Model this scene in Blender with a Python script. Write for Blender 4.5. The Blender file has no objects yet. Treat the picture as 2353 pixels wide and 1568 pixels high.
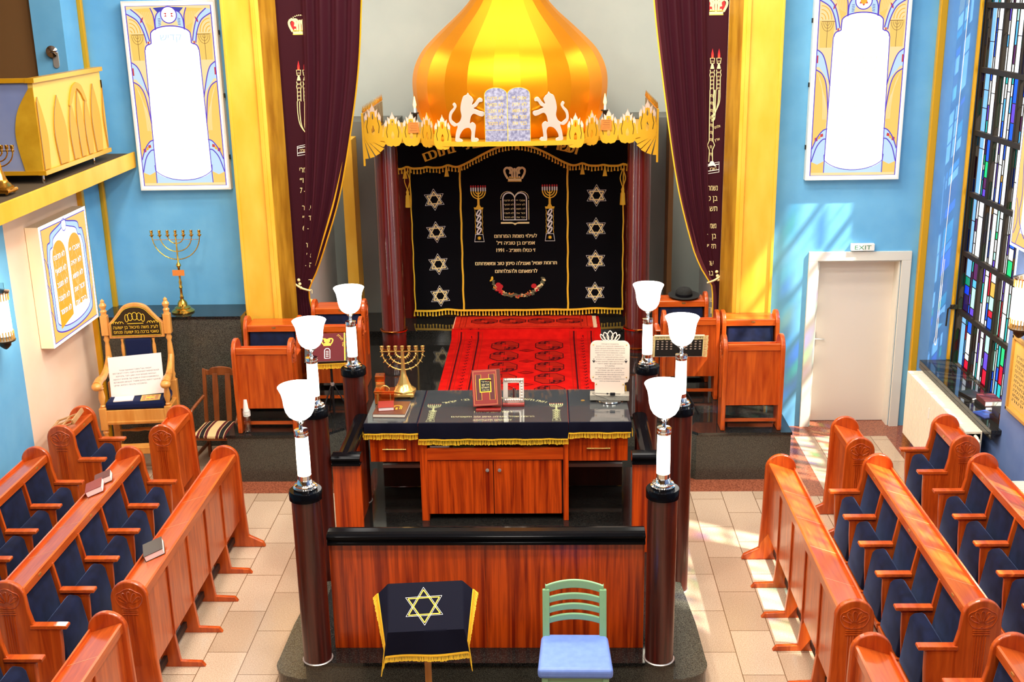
import bpy, math, random
from mathutils import Matrix, Vector
from mathutils.geometry import delaunay_2d_cdt
random.seed(7)
PI = math.pi
SC = bpy.context.scene
COL = SC.collection
# ------------------------------------------------------------------ camera, world, sun, added fill lights, niche lights, exposure
cam_d = bpy.data.cameras.new('camera'); cam = bpy.data.objects.new('camera', cam_d); COL.objects.link(cam); SC.camera = cam
cam_d.sensor_width = 36.0; cam_d.lens = 40.685; cam_d.clip_end = 200
YAW, PITCH, ROLL = 0.0328255, 0.2934149, -0.0179316
cp, sp, cy, sy = math.cos(PITCH), math.sin(PITCH), math.cos(YAW), math.sin(YAW)
_fw = Vector((-sy*cp, cy*cp, -sp)); _rt = Vector((cy, sy, 0)); _up = _rt.cross(_fw)
_r = _rt*math.cos(ROLL) + _up*math.sin(ROLL); _u = _up*math.cos(ROLL) - _rt*math.sin(ROLL)
cam.matrix_world = Matrix(((_r.x, _u.x, -_fw.x, 0.47), (_r.y, _u.y, -_fw.y, 0.0), (_r.z, _u.z, -_fw.z, 5.2), (0, 0, 0, 1)))
w = bpy.data.worlds.new('daylight'); SC.world = w; w.use_nodes = True
bg = w.node_tree.nodes['Background']; bg.inputs[0].default_value = (0.86, 0.93, 1.0, 1); bg.inputs[1].default_value = 1.25
def light(name, kind, energy, loc, color=(1, 1, 1), size=None, aim=None):
    d = bpy.data.lights.new(name, kind); d.energy = energy; d.color = color
    o = bpy.data.objects.new(name, d); COL.objects.link(o); o.location = loc
    if kind == 'AREA': d.shape = 'RECTANGLE'; d.size, d.size_y = size
    if aim is not None: o.rotation_euler = Vector(aim).to_track_quat('-Z', 'Y').to_euler()
    return o
sun = light('sun', 'SUN', 10.0, (12, 2, 12), (1.0, 0.94, 0.84), aim=(-1.0, 0.50, -1.45)); sun.data.angle = 0.022
for _y in (3.0, 5.4, 7.8, 10.2):
    for _x in (-2.6, 0.0, 2.6): light('ceiling_fill', 'AREA', 66, (_x, _y, 7.2), (1.0, 0.94, 0.86), (0.7, 0.7), (0, 0, -1))  # unseen area fills, added to brighten the nave from above
light('ark_fill', 'AREA', 250, (0, 11.6, 7.2), (1.0, 0.93, 0.84), (5.0, 1.0), (0, 0.75, -1))  # unseen fill, added and tilted to brighten the ark curtain
for _s in (-1, 1): light('niche_light', 'AREA', 28, (_s*2.3, 15.0, 5.6), (1.0, 0.97, 0.92), (0.3, 0.8), (_s*0.55, 0.35, -1))
light('apse_fill', 'AREA', 44, (0, 15.0, 7.2), (1.0, 0.95, 0.88), (3.4, 1.6), (0, 0, -1))  # unseen fill added above the apse
SC.view_settings.view_transform = 'Standard'; SC.view_settings.look = 'None'
SC.view_settings.exposure = 0.62; SC.view_settings.gamma = 1.0; SC.view_settings.use_curve_mapping = False
SC.cycles.use_denoising = True; SC.cycles.max_bounces = 10; SC.cycles.transparent_max_bounces = 16
SC.cycles.sample_clamp_indirect = 6.0; SC.cycles.caustics_reflective = False; SC.cycles.caustics_refractive = False
# ------------------------------------------------------------------ materials
def srgb(r, g, b):
    f = lambda c: (c/255/12.92) if c <= 10 else ((c/255+0.055)/1.055)**2.4
    return (f(r), f(g), f(b), 1)
MATS = {}
def mat(name, col, rough=0.5, metal=0.0, coat=0.0, sheen=0.0, emit=0.0, spec=0.5, col2=None, scale=(8, 8, 8), detail=4, bump=0.0, bscale=None, ramp=(0.35, 0.65), kind='noise', sheen_col=None, distort=0.0):
    m = bpy.data.materials.new(name); m.use_nodes = True; nt = m.node_tree; b = nt.nodes['Principled BSDF']
    b.inputs['Base Color'].default_value = col; b.inputs['Roughness'].default_value = rough; b.inputs['Metallic'].default_value = metal
    b.inputs['Coat Weight'].default_value = coat; b.inputs['Coat Roughness'].default_value = 0.12; b.inputs['Specular IOR Level'].default_value = spec
    if sheen: b.inputs['Sheen Weight'].default_value = sheen; b.inputs['Sheen Roughness'].default_value = 0.35
    if sheen_col: b.inputs['Sheen Tint'].default_value = sheen_col
    if emit: b.inputs['Emission Color'].default_value = col; b.inputs['Emission Strength'].default_value = emit
    if col2 is not None or bump:
        tc = nt.nodes.new('ShaderNodeTexCoord'); mp = nt.nodes.new('ShaderNodeMapping'); mp.inputs['Scale'].default_value = scale
        nt.links.new(tc.outputs['Object'], mp.inputs['Vector'])
        n = nt.nodes.new('ShaderNodeTexNoise'); n.inputs['Scale'].default_value = 1.0; n.inputs['Detail'].default_value = detail; n.inputs['Distortion'].default_value = distort
        nt.links.new(mp.outputs[0], n.inputs['Vector'])
        if col2 is not None:
            cr = nt.nodes.new('ShaderNodeValToRGB'); cr.color_ramp.elements[0].position, cr.color_ramp.elements[1].position = ramp
            cr.color_ramp.elements[0].color = col; cr.color_ramp.elements[1].color = col2
            nt.links.new(n.outputs['Fac'], cr.inputs[0]); nt.links.new(cr.outputs[0], b.inputs['Base Color'])
            if emit: nt.links.new(cr.outputs[0], b.inputs['Emission Color'])
        if bump:
            bp = nt.nodes.new('ShaderNodeBump'); bp.inputs['Strength'].default_value = bump; bp.inputs['Distance'].default_value = 0.01
            nt.links.new(n.outputs['Fac'], bp.inputs['Height']); nt.links.new(bp.outputs[0], b.inputs['Normal'])
    MATS[name] = m
    return m
G = lambda n: MATS[n]
# paint and stone
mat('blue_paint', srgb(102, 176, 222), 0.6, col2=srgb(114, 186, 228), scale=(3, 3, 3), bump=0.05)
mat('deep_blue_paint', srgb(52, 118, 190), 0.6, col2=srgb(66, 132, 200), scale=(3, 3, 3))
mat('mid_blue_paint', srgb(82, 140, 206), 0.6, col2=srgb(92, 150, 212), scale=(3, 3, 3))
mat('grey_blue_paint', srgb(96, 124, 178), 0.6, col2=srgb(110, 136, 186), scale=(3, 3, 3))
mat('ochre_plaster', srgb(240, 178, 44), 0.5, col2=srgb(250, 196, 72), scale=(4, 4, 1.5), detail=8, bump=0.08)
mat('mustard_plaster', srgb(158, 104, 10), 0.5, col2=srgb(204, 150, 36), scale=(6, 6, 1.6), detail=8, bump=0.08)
mat('pink_paint', srgb(252, 222, 192), 0.65, col2=srgb(255, 228, 202), scale=(2, 2, 2))
mat('gold_trim', srgb(240, 176, 30), 0.3, 0.35)
mat('apse_grey', srgb(176, 184, 176), 0.6, col2=srgb(188, 194, 184), scale=(1, 1, 1))
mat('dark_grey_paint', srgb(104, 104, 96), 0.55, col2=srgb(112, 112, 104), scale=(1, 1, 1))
mat('niche_white', srgb(232, 226, 220), 0.6)
mat('brown_paint', srgb(120, 84, 44), 0.6)
mat('gallery_carpet', srgb(78, 62, 40), 0.9)
mat('ceiling_white', srgb(236, 230, 220), 0.7)
mat('black_granite', (0.006, 0.006, 0.006, 1), 0.06, col2=(0.045, 0.043, 0.035, 1), scale=(140, 140, 140), detail=3, ramp=(0.45, 0.72))
mat('speckled_granite', (0.018, 0.018, 0.014, 1), 0.2, col2=(0.14, 0.132, 0.10, 1), scale=(170, 170, 170), detail=4, ramp=(0.36, 0.72))
mat('brown_granite', srgb(104, 52, 36), 0.12, col2=srgb(172, 100, 70), scale=(60, 60, 60), detail=8, ramp=(0.3, 0.7))
mat('radiator_enamel', srgb(246, 236, 212), 0.35)
mat('door_paint', srgb(226, 216, 202), 0.45)
mat('door_frame_paint', srgb(226, 222, 208), 0.45)
def floor_mat():
    m = bpy.data.materials.new('beige_granite_tiles'); m.use_nodes = True; nt = m.node_tree; b = nt.nodes['Principled BSDF']
    tc = nt.nodes.new('ShaderNodeTexCoord'); mp = nt.nodes.new('ShaderNodeMapping'); mp.inputs['Rotation'].default_value = (0, 0, PI/2); mp.inputs['Location'].default_value = (0.44, 0.03, 0)
    nt.links.new(tc.outputs['Object'], mp.inputs[0])
    br = nt.nodes.new('ShaderNodeTexBrick'); br.inputs['Scale'].default_value = 1.0; br.inputs['Brick Width'].default_value = 0.66; br.inputs['Row Height'].default_value = 0.335
    br.inputs['Mortar Size'].default_value = 0.0035; br.inputs['Mortar Smooth'].default_value = 0.0; br.offset = 0.5
    br.inputs['Color1'].default_value = srgb(188, 163, 136); br.inputs['Color2'].default_value = srgb(210, 186, 160); br.inputs['Mortar'].default_value = srgb(120, 92, 66)
    nt.links.new(mp.outputs[0], br.inputs['Vector'])
    n = nt.nodes.new('ShaderNodeTexNoise'); n.inputs['Scale'].default_value = 120; n.inputs['Detail'].default_value = 5; nt.links.new(tc.outputs['Object'], n.inputs['Vector'])
    cr = nt.nodes.new('ShaderNodeValToRGB'); cr.color_ramp.elements[0].position = 0.33; cr.color_ramp.elements[1].position = 0.6
    cr.color_ramp.elements[0].color = (0.68, 0.63, 0.58, 1); cr.color_ramp.elements[1].color = (1, 1, 1, 1); nt.links.new(n.outputs['Fac'], cr.inputs[0])
    mx = nt.nodes.new('ShaderNodeMix'); mx.data_type = 'RGBA'; mx.blend_type = 'MULTIPLY'; mx.inputs['Factor'].default_value = 1.0
    nt.links.new(br.outputs['Color'], mx.inputs['A']); nt.links.new(cr.outputs[0], mx.inputs['B']); nt.links.new(mx.outputs['Result'], b.inputs['Base Color'])
    b.inputs['Roughness'].default_value = 0.16; b.inputs['Specular IOR Level'].default_value = 0.5
    MATS['beige_granite_tiles'] = m
floor_mat()
# timber: grain runs along the local axis with the small scale
def wood(name, c1, c2, scale, rough=0.32, coat=0.2, ramp=(0.3, 0.68)):  
    return mat(name, c1, rough, coat=coat, col2=c2, scale=scale, detail=6, ramp=ramp, distort=0.6)
wood('cherry_long', srgb(180, 68, 12), srgb(216, 98, 30), (2.5, 26, 26), coat=0.5)
wood('cherry_upright', srgb(162, 54, 8), srgb(210, 94, 26), (22, 22, 2.0), coat=0.4)
wood('sapele_panel', srgb(136, 30, 2), srgb(224, 84, 14), (26, 26, 1.1), ramp=(0.34, 0.62))
wood('sapele_across', srgb(176, 50, 6), srgb(222, 88, 18), (1.5, 26, 26), ramp=(0.3, 0.7))
wood('wenge_post', srgb(44, 14, 10), srgb(84, 30, 22), (28, 28, 1.2), rough=0.28)
wood('mahogany_column', srgb(66, 14, 10), srgb(104, 28, 20), (24, 24, 0.8), rough=0.2, coat=0.6)
wood('beech_gold', srgb(216, 140, 58), srgb(236, 168, 84), (14, 14, 1.5), coat=0.3)
wood('oak_brown', srgb(110, 54, 20), srgb(150, 82, 36), (16, 16, 1.5), coat=0.3)
wood('pale_wood', srgb(170, 120, 66), srgb(196, 148, 90), (10, 10, 2), coat=0.2)
wood('dark_wood', srgb(36, 16, 8), srgb(58, 28, 14), (10, 10, 2), rough=0.6, coat=0.0)
mat('pale_joint', srgb(236, 180, 130), 0.4)
mat('black_lacquer', (0.003, 0.003, 0.004, 1), 0.14, spec=0.07)
# cloth
mat('navy_velvet', srgb(8, 12, 34), 0.85, sheen=0.30, sheen_col=(0.35, 0.5, 1, 1), col2=srgb(16, 24, 54), scale=(9, 9, 9), detail=3, spec=0.2)
mat('navy_cloth', srgb(22, 30, 66), 0.9, sheen=0.2, sheen_col=(0.5, 0.6, 1, 1), spec=0.2)
mat('black_velvet', (0.0035, 0.0035, 0.005, 1), 0.9, sheen=0.02, spec=0.1)
mat('midnight_velvet', (0.004, 0.004, 0.013, 1), 0.8, sheen=0.03, sheen_col=(0.4, 0.4, 1, 1), spec=0.15)
mat('wine_velvet', srgb(52, 5, 19), 0.7, sheen=0.45, sheen_col=(1, 0.25, 0.4, 1), spec=0.2)
mat('wine_lining', srgb(86, 22, 30), 0.8)
mat('red_velvet', srgb(96, 10, 20), 0.8, sheen=0.2, sheen_col=(1, 0.4, 0.4, 1))
mat('gold_thread', srgb(255, 204, 50), 0.5, 0.05)
mat('pale_gold_thread', srgb(255, 236, 168), 0.5)
mat('silver_thread', srgb(240, 238, 232), 0.45)
mat('red_thread', srgb(200, 30, 36), 0.6)
mat('green_thread', srgb(96, 100, 70), 0.6)
mat('orange_thread', srgb(226, 130, 50), 0.6)
mat('rug_red', srgb(180, 12, 8), 0.95, col2=srgb(204, 20, 12), scale=(7, 7, 7), spec=0.1)
mat('rug_bright', srgb(206, 38, 18), 0.95, col2=srgb(218, 50, 26), scale=(7, 7, 7), spec=0.1)
mat('rug_dark', srgb(70, 8, 14), 0.95, spec=0.1)
mat('rug_brown', srgb(162, 26, 12), 0.95, spec=0.1)
mat('rug_fringe', srgb(238, 206, 166), 0.9)
mat('stripe_cream', srgb(240, 206, 146), 0.8); mat('stripe_wine', srgb(92, 10, 16), 0.8); mat('stripe_black', srgb(22, 16, 16), 0.8)
mat('felt_black', (0.005, 0.006, 0.005, 1), 0.9, col2=(0.010, 0.011, 0.010, 1), scale=(60, 60, 60), bump=0.1)
mat('periwinkle_vinyl', srgb(112, 142, 216), 0.5, col2=srgb(120, 150, 222), scale=(20, 20, 20))
mat('mint_lacquer', srgb(140, 186, 136), 0.35, coat=0.3)
# metal, glass, paper
mat('polished_gold', srgb(248, 160, 18), 0.42, 0.85, bump=0.03, scale=(2, 2, 40))
mat('gold_leaf', srgb(244, 184, 40), 0.4, 0.3)
mat('tip_reflection', srgb(246, 222, 204), 0.35, 0.3)  # pale reflection on the flame tips, put into the colour
mat('brass', srgb(226, 176, 76), 0.2, 1.0)
mat('bright_brass', srgb(240, 196, 110), 0.25, 0.8)
mat('copper', srgb(226, 120, 50), 0.22, 1.0)
mat('chrome', srgb(222, 222, 220), 0.08, 1.0)
mat('steel', srgb(206, 204, 198), 0.4, 0.7)
mat('silver_leaf', srgb(240, 228, 212), 0.3, 0.55)
mat('black_metal', (0.012, 0.012, 0.013, 1), 0.4, 0.3)
mat('dark_iron', srgb(40, 33, 24), 0.6, 0.0, spec=0.2)
mat('grey_stone', srgb(150, 144, 130), 0.35, col2=srgb(170, 164, 148), scale=(90, 90, 90))
mat('bronze_plate', srgb(62, 44, 20), 0.4, 0.5)
mat('blue_stone', srgb(110, 112, 146), 0.5, col2=srgb(176, 178, 200), scale=(26, 26, 26), detail=8)
mat('white_paper', srgb(246, 236, 230), 0.7); mat('cream_board', srgb(240, 220, 200), 0.5); mat('casing_cream', srgb(255, 232, 196), 0.5); mat('ink', srgb(48, 44, 44), 0.7)
mat('page_edge', srgb(240, 228, 206), 0.8)
mat('red_leather', srgb(142, 42, 36), 0.4); mat('brown_leather', srgb(92, 44, 26), 0.4); mat('dark_leather', srgb(40, 22, 20), 0.4); mat('tan_leather', srgb(190, 110, 66), 0.45); mat('black_leather', srgb(20, 18, 18), 0.4); mat('blue_cover', srgb(52, 74, 150), 0.4); mat('maroon_cover', srgb(96, 40, 40), 0.4)
mat('white_plastic', srgb(240, 240, 232), 0.35); mat('exit_green', srgb(20, 120, 70), 0.5); mat('leaf_green', srgb(96, 190, 50), 0.5)
mat('parchment_gold', srgb(226, 186, 96), 0.5); mat('gold_paint_frame', srgb(206, 160, 76), 0.35, 0.3)
mat('lavender_panel', srgb(150, 160, 196), 0.6, col2=srgb(128, 142, 188), scale=(1.5, 1.5, 1.5)); mat('olive_gold', srgb(196, 146, 16), 0.5, col2=srgb(214, 166, 34), scale=(5, 5, 5), detail=8)
mat('pale_yellow', srgb(232, 196, 92), 0.5); mat('warm_yellow', srgb(222, 160, 34), 0.5); mat('groove_grey', srgb(120, 108, 84), 0.5)
mat('lamp_opal', (1, 0.97, 0.9, 1), 0.4, emit=5.0); mat('lamp_tube', (1, 0.93, 0.74, 1), 0.3, emit=3.2)
mat('sconce_glass', (1, 0.9, 0.7, 1), 0.3, emit=3.0); mat('flame_bulb', (1, 0.35, 0.1, 1), 0.3, emit=4.0)
# back-lit printed film of the light boxes
for n_, c_, e_ in (('film_white', (1, 1, 1, 1), 1.5), ('film_violet', srgb(82, 46, 200), 0.75), ('film_gold', srgb(246, 198, 96), 0.82), ('film_deep_gold', srgb(242, 176, 24), 0.8), ('film_pale_blue', srgb(196, 226, 246), 0.75), ('film_blue', srgb(60, 70, 190), 0.6), ('film_red', srgb(230, 50, 50), 0.6), ('film_line', srgb(250, 224, 160), 0.75), ('film_faint', srgb(255, 250, 196), 0.68), ('film_brown', srgb(120, 80, 30), 0.5), ('film_cyan', srgb(170, 226, 240), 0.7)):
    m_ = mat(n_, c_, 0.4, emit=e_*0.9); m_.node_tree.nodes['Principled BSDF'].inputs['Base Color'].default_value = (0.02, 0.02, 0.02, 1)
def glass(name, tint, gloss=0.06, rough=0.03, fres=1.0, haze=0.0):
    m = bpy.data.materials.new(name); m.use_nodes = True; nt = m.node_tree; nt.nodes.remove(nt.nodes['Principled BSDF']); out = nt.nodes['Material Output']
    t = nt.nodes.new('ShaderNodeBsdfTransparent'); t.inputs[0].default_value = tint
    g = nt.nodes.new('ShaderNodeBsdfGlossy'); g.inputs['Roughness'].default_value = rough
    f = nt.nodes.new('ShaderNodeLayerWeight'); f.inputs['Blend'].default_value = 0.5; pw = nt.nodes.new('ShaderNodeMath'); pw.operation = 'POWER'; pw.inputs[1].default_value = 4.0
    nt.links.new(f.outputs['Facing'], pw.inputs[0])
    mx = nt.nodes.new('ShaderNodeMixShader'); mul = nt.nodes.new('ShaderNodeMath'); mul.operation = 'MULTIPLY_ADD'; mul.inputs[1].default_value = fres; mul.inputs[2].default_value = gloss; mul.use_clamp = True
    nt.links.new(pw.outputs[0], mul.inputs[0]); nt.links.new(mul.outputs[0], mx.inputs[0]); nt.links.new(t.outputs[0], mx.inputs[1]); nt.links.new(g.outputs[0], mx.inputs[2]); fin = mx.outputs[0]
    if haze:
        df = nt.nodes.new('ShaderNodeBsdfDiffuse'); df.inputs[0].default_value = (0.8, 0.82, 0.84, 1); m2_ = nt.nodes.new('ShaderNodeMixShader'); m2_.inputs[0].default_value = haze
        nt.links.new(fin, m2_.inputs[1]); nt.links.new(df.outputs[0], m2_.inputs[2]); fin = m2_.outputs[0]
    nt.links.new(fin, out.inputs[0])
    MATS[name] = m
glass('table_glass', (0.9, 0.95, 0.93, 1), 0.08, haze=0.025); glass('clear_plastic', (0.94, 0.97, 0.97, 1), 0.22, rough=0.12)
for n_, c_ in (('pane_clear', (1, 1, 1, 1)), ('pane_blue', (0.02, 0.10, 0.75, 1)), ('pane_sky', (0.10, 0.42, 0.85, 1)), ('pane_green', (0.02, 0.52, 0.16, 1)), ('pane_teal', (0.03, 0.45, 0.42, 1)), ('pane_violet', (0.13, 0.06, 0.5, 1)), ('pane_red', (0.6, 0.01, 0.03, 1)), ('pane_amber', (0.8, 0.38, 0.06, 1)), ('pane_plum', (0.10, 0.02, 0.08, 1)), ('pane_mint', (0.45, 0.85, 0.68, 1))):
    glass(n_, c_, 0.02, fres=0.12)
# ------------------------------------------------------------------ mesh helpers
def FRONT(y): return lambda u, v, h: (u, y-h, v)            # a plane that faces the camera side; h stands out of it
def FLAT(z): return lambda u, v, h: (u, v, z+h)
def EAST(x): return lambda u, v, h: (x+h, u, v)             # faces +X, u runs along Y
def WEST(x): return lambda u, v, h: (x-h, -u, v)            # faces -X
def place(mp, M4):
    return lambda u, v, h: tuple(M4 @ Vector(mp(u, v, h)))
def arc(cx, cy, r, a0, a1, n=12, ry=None):
    ry = r if ry is None else ry
    return [(cx+r*math.cos(math.radians(a0+(a1-a0)*i/n)), cy+ry*math.sin(math.radians(a0+(a1-a0)*i/n))) for i in range(n+1)]
def ellipse(cx, cy, rx, ry=None, n=16): return arc(cx, cy, rx, 0, 360, n, ry)[:-1]
def bez(p0, p1, p2, p3, n=10):
    return [tuple((1-t)**3*a+3*(1-t)**2*t*b+3*(1-t)*t*t*c+t**3*d for a, b, c, d in zip(p0, p1, p2, p3)) for t in [i/n for i in range(n+1)]]
def spline(pts, n=6, closed=False):
    out = []; m = len(pts)
    for i in range(m if closed else m-1):
        g = (lambda k: pts[k % m]) if closed else (lambda k: pts[max(0, min(m-1, k))])
        p0, p1, p2, p3 = g(i-1), g(i), g(i+1), g(i+2)
        for k in range(n):
            t = k/n
            out.append(tuple(0.5*((2*b)+(-a+c)*t+(2*a-5*b+4*c-d)*t*t+(-a+3*b-3*c+d)*t**3) for a, b, c, d in zip(p0, p1, p2, p3)))
    if not closed: out.append(tuple(pts[-1]))
    return out
_txt = {}
def inside(p, L):
    w_ = 0; n = len(L)
    for i in range(n):
        a, b = L[i-1], L[i]
        if (a[1] > p[1]) != (b[1] > p[1]) and p[0] < (b[0]-a[0])*(p[1]-a[1])/(b[1]-a[1])+a[0]: w_ += 1 if b[1] > a[1] else -1
    return w_ != 0
def text_geo(s):
    """a line of text as filled faces, 1 unit high: every outer contour filled with its own holes"""
    if s not in _txt:
        cu = bpy.data.curves.new('t', 'FONT'); cu.body = s; cu.resolution_u = 3; cu.fill_mode = 'NONE'
        o = bpy.data.objects.new('t', cu); COL.objects.link(o)
        me = bpy.data.meshes.new_from_object(o.evaluated_get(bpy.context.evaluated_depsgraph_get()))
        P = [(p.co.x, p.co.y) for p in me.vertices]; nb = {}
        for e in me.edges:
            i, j = e.vertices; nb.setdefault(i, []).append(j); nb.setdefault(j, []).append(i)
        seen = set(); loops = []
        for st_ in nb:
            if st_ in seen: continue
            L = []; i = st_
            while i is not None: seen.add(i); L.append(P[i]); i = next((q for q in nb[i] if q not in seen), None)
            if len(L) > 2: loops.append(L)
        V = []; F = []
        par = [[k for k, B in enumerate(loops) if k != i and inside(A[0], B) and all(inside(z, B) for z in A)] for i, A in enumerate(loops)]
        for i, L in enumerate(loops):
            if len(par[i]) % 2: continue
            hs = [loops[k] for k in range(len(loops)) if len(par[k]) == len(par[i])+1 and i in par[k]]; pv = []; pe = []
            for q in [L]+hs:
                k = len(pv); pv += [Vector(z) for z in q]; pe += [(k+j, k+(j+1) % len(q)) for j in range(len(q))]
            r_ = delaunay_2d_cdt(pv, pe, [], 0, 1e-6); k = len(V); ok = []
            for f in r_[2]:
                c_ = (sum(r_[0][j].x for j in f)/len(f), sum(r_[0][j].y for j in f)/len(f))
                if inside(c_, L) and not any(inside(c_, q) for q in hs): ok.append(f)
            V += [(z.x, z.y) for z in r_[0]]; F += [tuple(k+j for j in f) for f in ok]
        _txt[s] = (V, F)
        bpy.data.objects.remove(o); bpy.data.curves.remove(cu); bpy.data.meshes.remove(me)
    return _txt[s]
def heb(s):
    """right-to-left line laid out left to right, numbers kept"""
    out = []
    for wd in s.split(' ')[::-1]:
        out.append(wd if wd.isdigit() else wd[::-1])
    return ' '.join(out)
class MB:
    def __init__(s): s.v = []; s.f = []; s.m = []; s.mats = []; s.h = 0.0
    def mi(s, m):
        if m is None: return 0
        if m not in s.mats: s.mats.append(m)
        return s.mats.index(m)
    def add(s, vs, fs, m=None):
        o = len(s.v); s.v += [tuple(x) for x in vs]; k = s.mi(m)
        for f in fs: s.f.append(tuple(i+o for i in f)); s.m.append(k)
        return s
    def box(s, x0, x1, y0, y1, z0, z1, m=None, M4=None):
        vs = [(x, y, z) for z in (z0, z1) for y in (y0, y1) for x in (x0, x1)]
        if M4 is not None: vs = [M4 @ Vector(p) for p in vs]
        return s.add(vs, [(0, 2, 3, 1), (4, 5, 7, 6), (0, 1, 5, 4), (2, 6, 7, 3), (0, 4, 6, 2), (1, 3, 7, 5)], m)
    def prism(s, poly, d0, d1, mp, m=None):
        n = len(poly); vs = [mp(u, v, d0) for u, v in poly]+[mp(u, v, d1) for u, v in poly]
        fs = [tuple(range(n))[::-1], tuple(range(n, 2*n))]+[(i, (i+1) % n, n+(i+1) % n, n+i) for i in range(n)]
        return s.add(vs, fs, m)
    def lathe(s, prof, c=(0, 0, 0), n=20, m=None, M4=None):
        vs = []; fs = []; k = len(prof)
        for r, z in prof:
            for i in range(n):
                a = 2*PI*i/n; p = Vector((r*math.cos(a), r*math.sin(a), z))
                if M4 is not None: p = M4 @ p
                vs.append((p.x+c[0], p.y+c[1], p.z+c[2]))
        for j in range(k-1):
            for i in range(n):
                fs.append((j*n+i, j*n+(i+1) % n, (j+1)*n+(i+1) % n, (j+1)*n+i))
        if prof[0][0] > 1e-5: fs.append(tuple(range(n))[::-1])
        if prof[-1][0] > 1e-5: fs.append(tuple((k-1)*n+i for i in range(n)))
        return s.add(vs, fs, m)
    def tube(s, pts, r, n=8, m=None, closed=False):
        P = [Vector(p) for p in pts]; k = len(P); rs = r if isinstance(r, (list, tuple)) else [r]*k
        vs = []; fs = []; ref = None
        for i in range(k):
            a, b = (P[(i-1) % k], P[(i+1) % k]) if closed else (P[max(0, i-1)], P[min(k-1, i+1)])
            t = (b-a).normalized() if (b-a).length > 1e-9 else Vector((0, 0, 1))
            if ref is None: ref = t.orthogonal().normalized()
            ref = (ref-t*ref.dot(t)); ref = ref.normalized() if ref.length > 1e-6 else t.orthogonal().normalized()
            q = t.cross(ref)
            for j in range(n):
                g = 2*PI*j/n; vs.append(P[i]+(ref*math.cos(g)+q*math.sin(g))*rs[i])
        for i in range(k if closed else k-1):
            for j in range(n):
                fs.append((i*n+j, i*n+(j+1) % n, ((i+1) % k)*n+(j+1) % n, ((i+1) % k)*n+j))
        if not closed: fs += [tuple(range(n))[::-1], tuple((k-1)*n+j for j in range(n))]
        return s.add(vs, fs, m)
    def sphere(s, c, r, m=None, n=12, sz=1.0):
        return s.lathe([(max(1e-6, r*math.sin(PI*i/8)), -r*sz*math.cos(PI*i/8)) for i in range(9)], c, n, m)
    def grid(s, fn, nu, nv, m=None):
        vs = [fn(i/nu, j/nv) for j in range(nv+1) for i in range(nu+1)]
        return s.add(vs, [(j*(nu+1)+i, j*(nu+1)+i+1, (j+1)*(nu+1)+i+1, (j+1)*(nu+1)+i) for j in range(nv) for i in range(nu)], m)
    # flat pattern work on a mapped plane
    def pol(s, poly, mp, m, h=None):
        s.h += 0.00004 if h is None else 0.0; hh = s.h if h is None else h
        return s.add([mp(u, v, hh) for u, v in poly], [tuple(range(len(poly)))], m)
    def rect(s, u0, u1, v0, v1, mp, m, h=None): return s.pol([(u0, v0), (u1, v0), (u1, v1), (u0, v1)], mp, m, h)
    def line(s, pts, wd, mp, m, closed=False):
        s.h += 0.00004; n = len(pts); L = []; R = []
        for i in range(n):
            a, b = (pts[(i-1) % n], pts[(i+1) % n]) if closed else (pts[max(0, i-1)], pts[min(n-1, i+1)])
            dx, dy = b[0]-a[0], b[1]-a[1]; q = math.hypot(dx, dy) or 1e-9; nx, ny = -dy/q*wd/2, dx/q*wd/2
            L.append((pts[i][0]+nx, pts[i][1]+ny)); R.append((pts[i][0]-nx, pts[i][1]-ny))
        vs = [mp(u, v, s.h) for u, v in R+L]
        return s.add(vs, [(i, (i+1) % n, n+(i+1) % n, n+i) for i in range(n if closed else n-1)], m)
    def text(s, t, u, v, size, mp, m, align='c', rot=0.0, width=None, bold=0.0):
        V, F = text_geo(t)
        if not V: return s
        s.h += 0.00004; x0 = min(p[0] for p in V); x1 = max(p[0] for p in V)
        kx = size if width is None else width/max(1e-6, (x1-x0))
        off = {'c': -(x0+x1)/2, 'l': -x0, 'r': -x1}[align]; c, q = math.cos(rot), math.sin(rot)
        for b_ in ((-bold, bold) if bold else (0.0,)): s.add([mp(u+b_*c+c*(x+off)*kx-q*y*size, v+b_*q+q*(x+off)*kx+c*y*size, s.h+b_*0.002) for x, y in V], F, m)
        return s
    def build(s, name, m=None, parent=None, bevel=0.0, smooth=None, loc=None, seg=2):
        me = bpy.data.meshes.new(name); me.from_pydata(s.v, [], s.f); me.update()
        ms = [MATS[x] for x in s.mats] if s.mats else [MATS[m]]
        for x in ms: me.materials.append(x)
        if len(ms) > 1: me.polygons.foreach_set('material_index', s.m)
        if smooth is not None:
            me.shade_smooth(); me.set_sharp_from_angle(angle=math.radians(smooth))
        o = bpy.data.objects.new(name, me); COL.objects.link(o)
        if parent is not None: o.parent = parent
        if loc is not None: o.location = loc
        if bevel:
            b = o.modifiers.new('soft_edges', 'BEVEL'); b.width = bevel; b.segments = seg; b.limit_method = 'ANGLE'; b.angle_limit = math.radians(40)
        return o
def tag(o, label, cat, group=None, kind=None):
    o['label'] = label; o['category'] = cat
    if group: o['group'] = group
    if kind: o['kind'] = kind
    return o
def thing(name, label, cat, loc=(0, 0, 0), rz=0.0, group=None):
    o = bpy.data.objects.new(name, None); o.empty_display_size = 0.1; COL.objects.link(o); o.location = loc; o.rotation_euler = (0, 0, rz)
    return tag(o, label, cat, group)
def struct(o): o['kind'] = 'structure'; return o
def kids(o): return [c for c in bpy.data.objects if c.parent is o]
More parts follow.
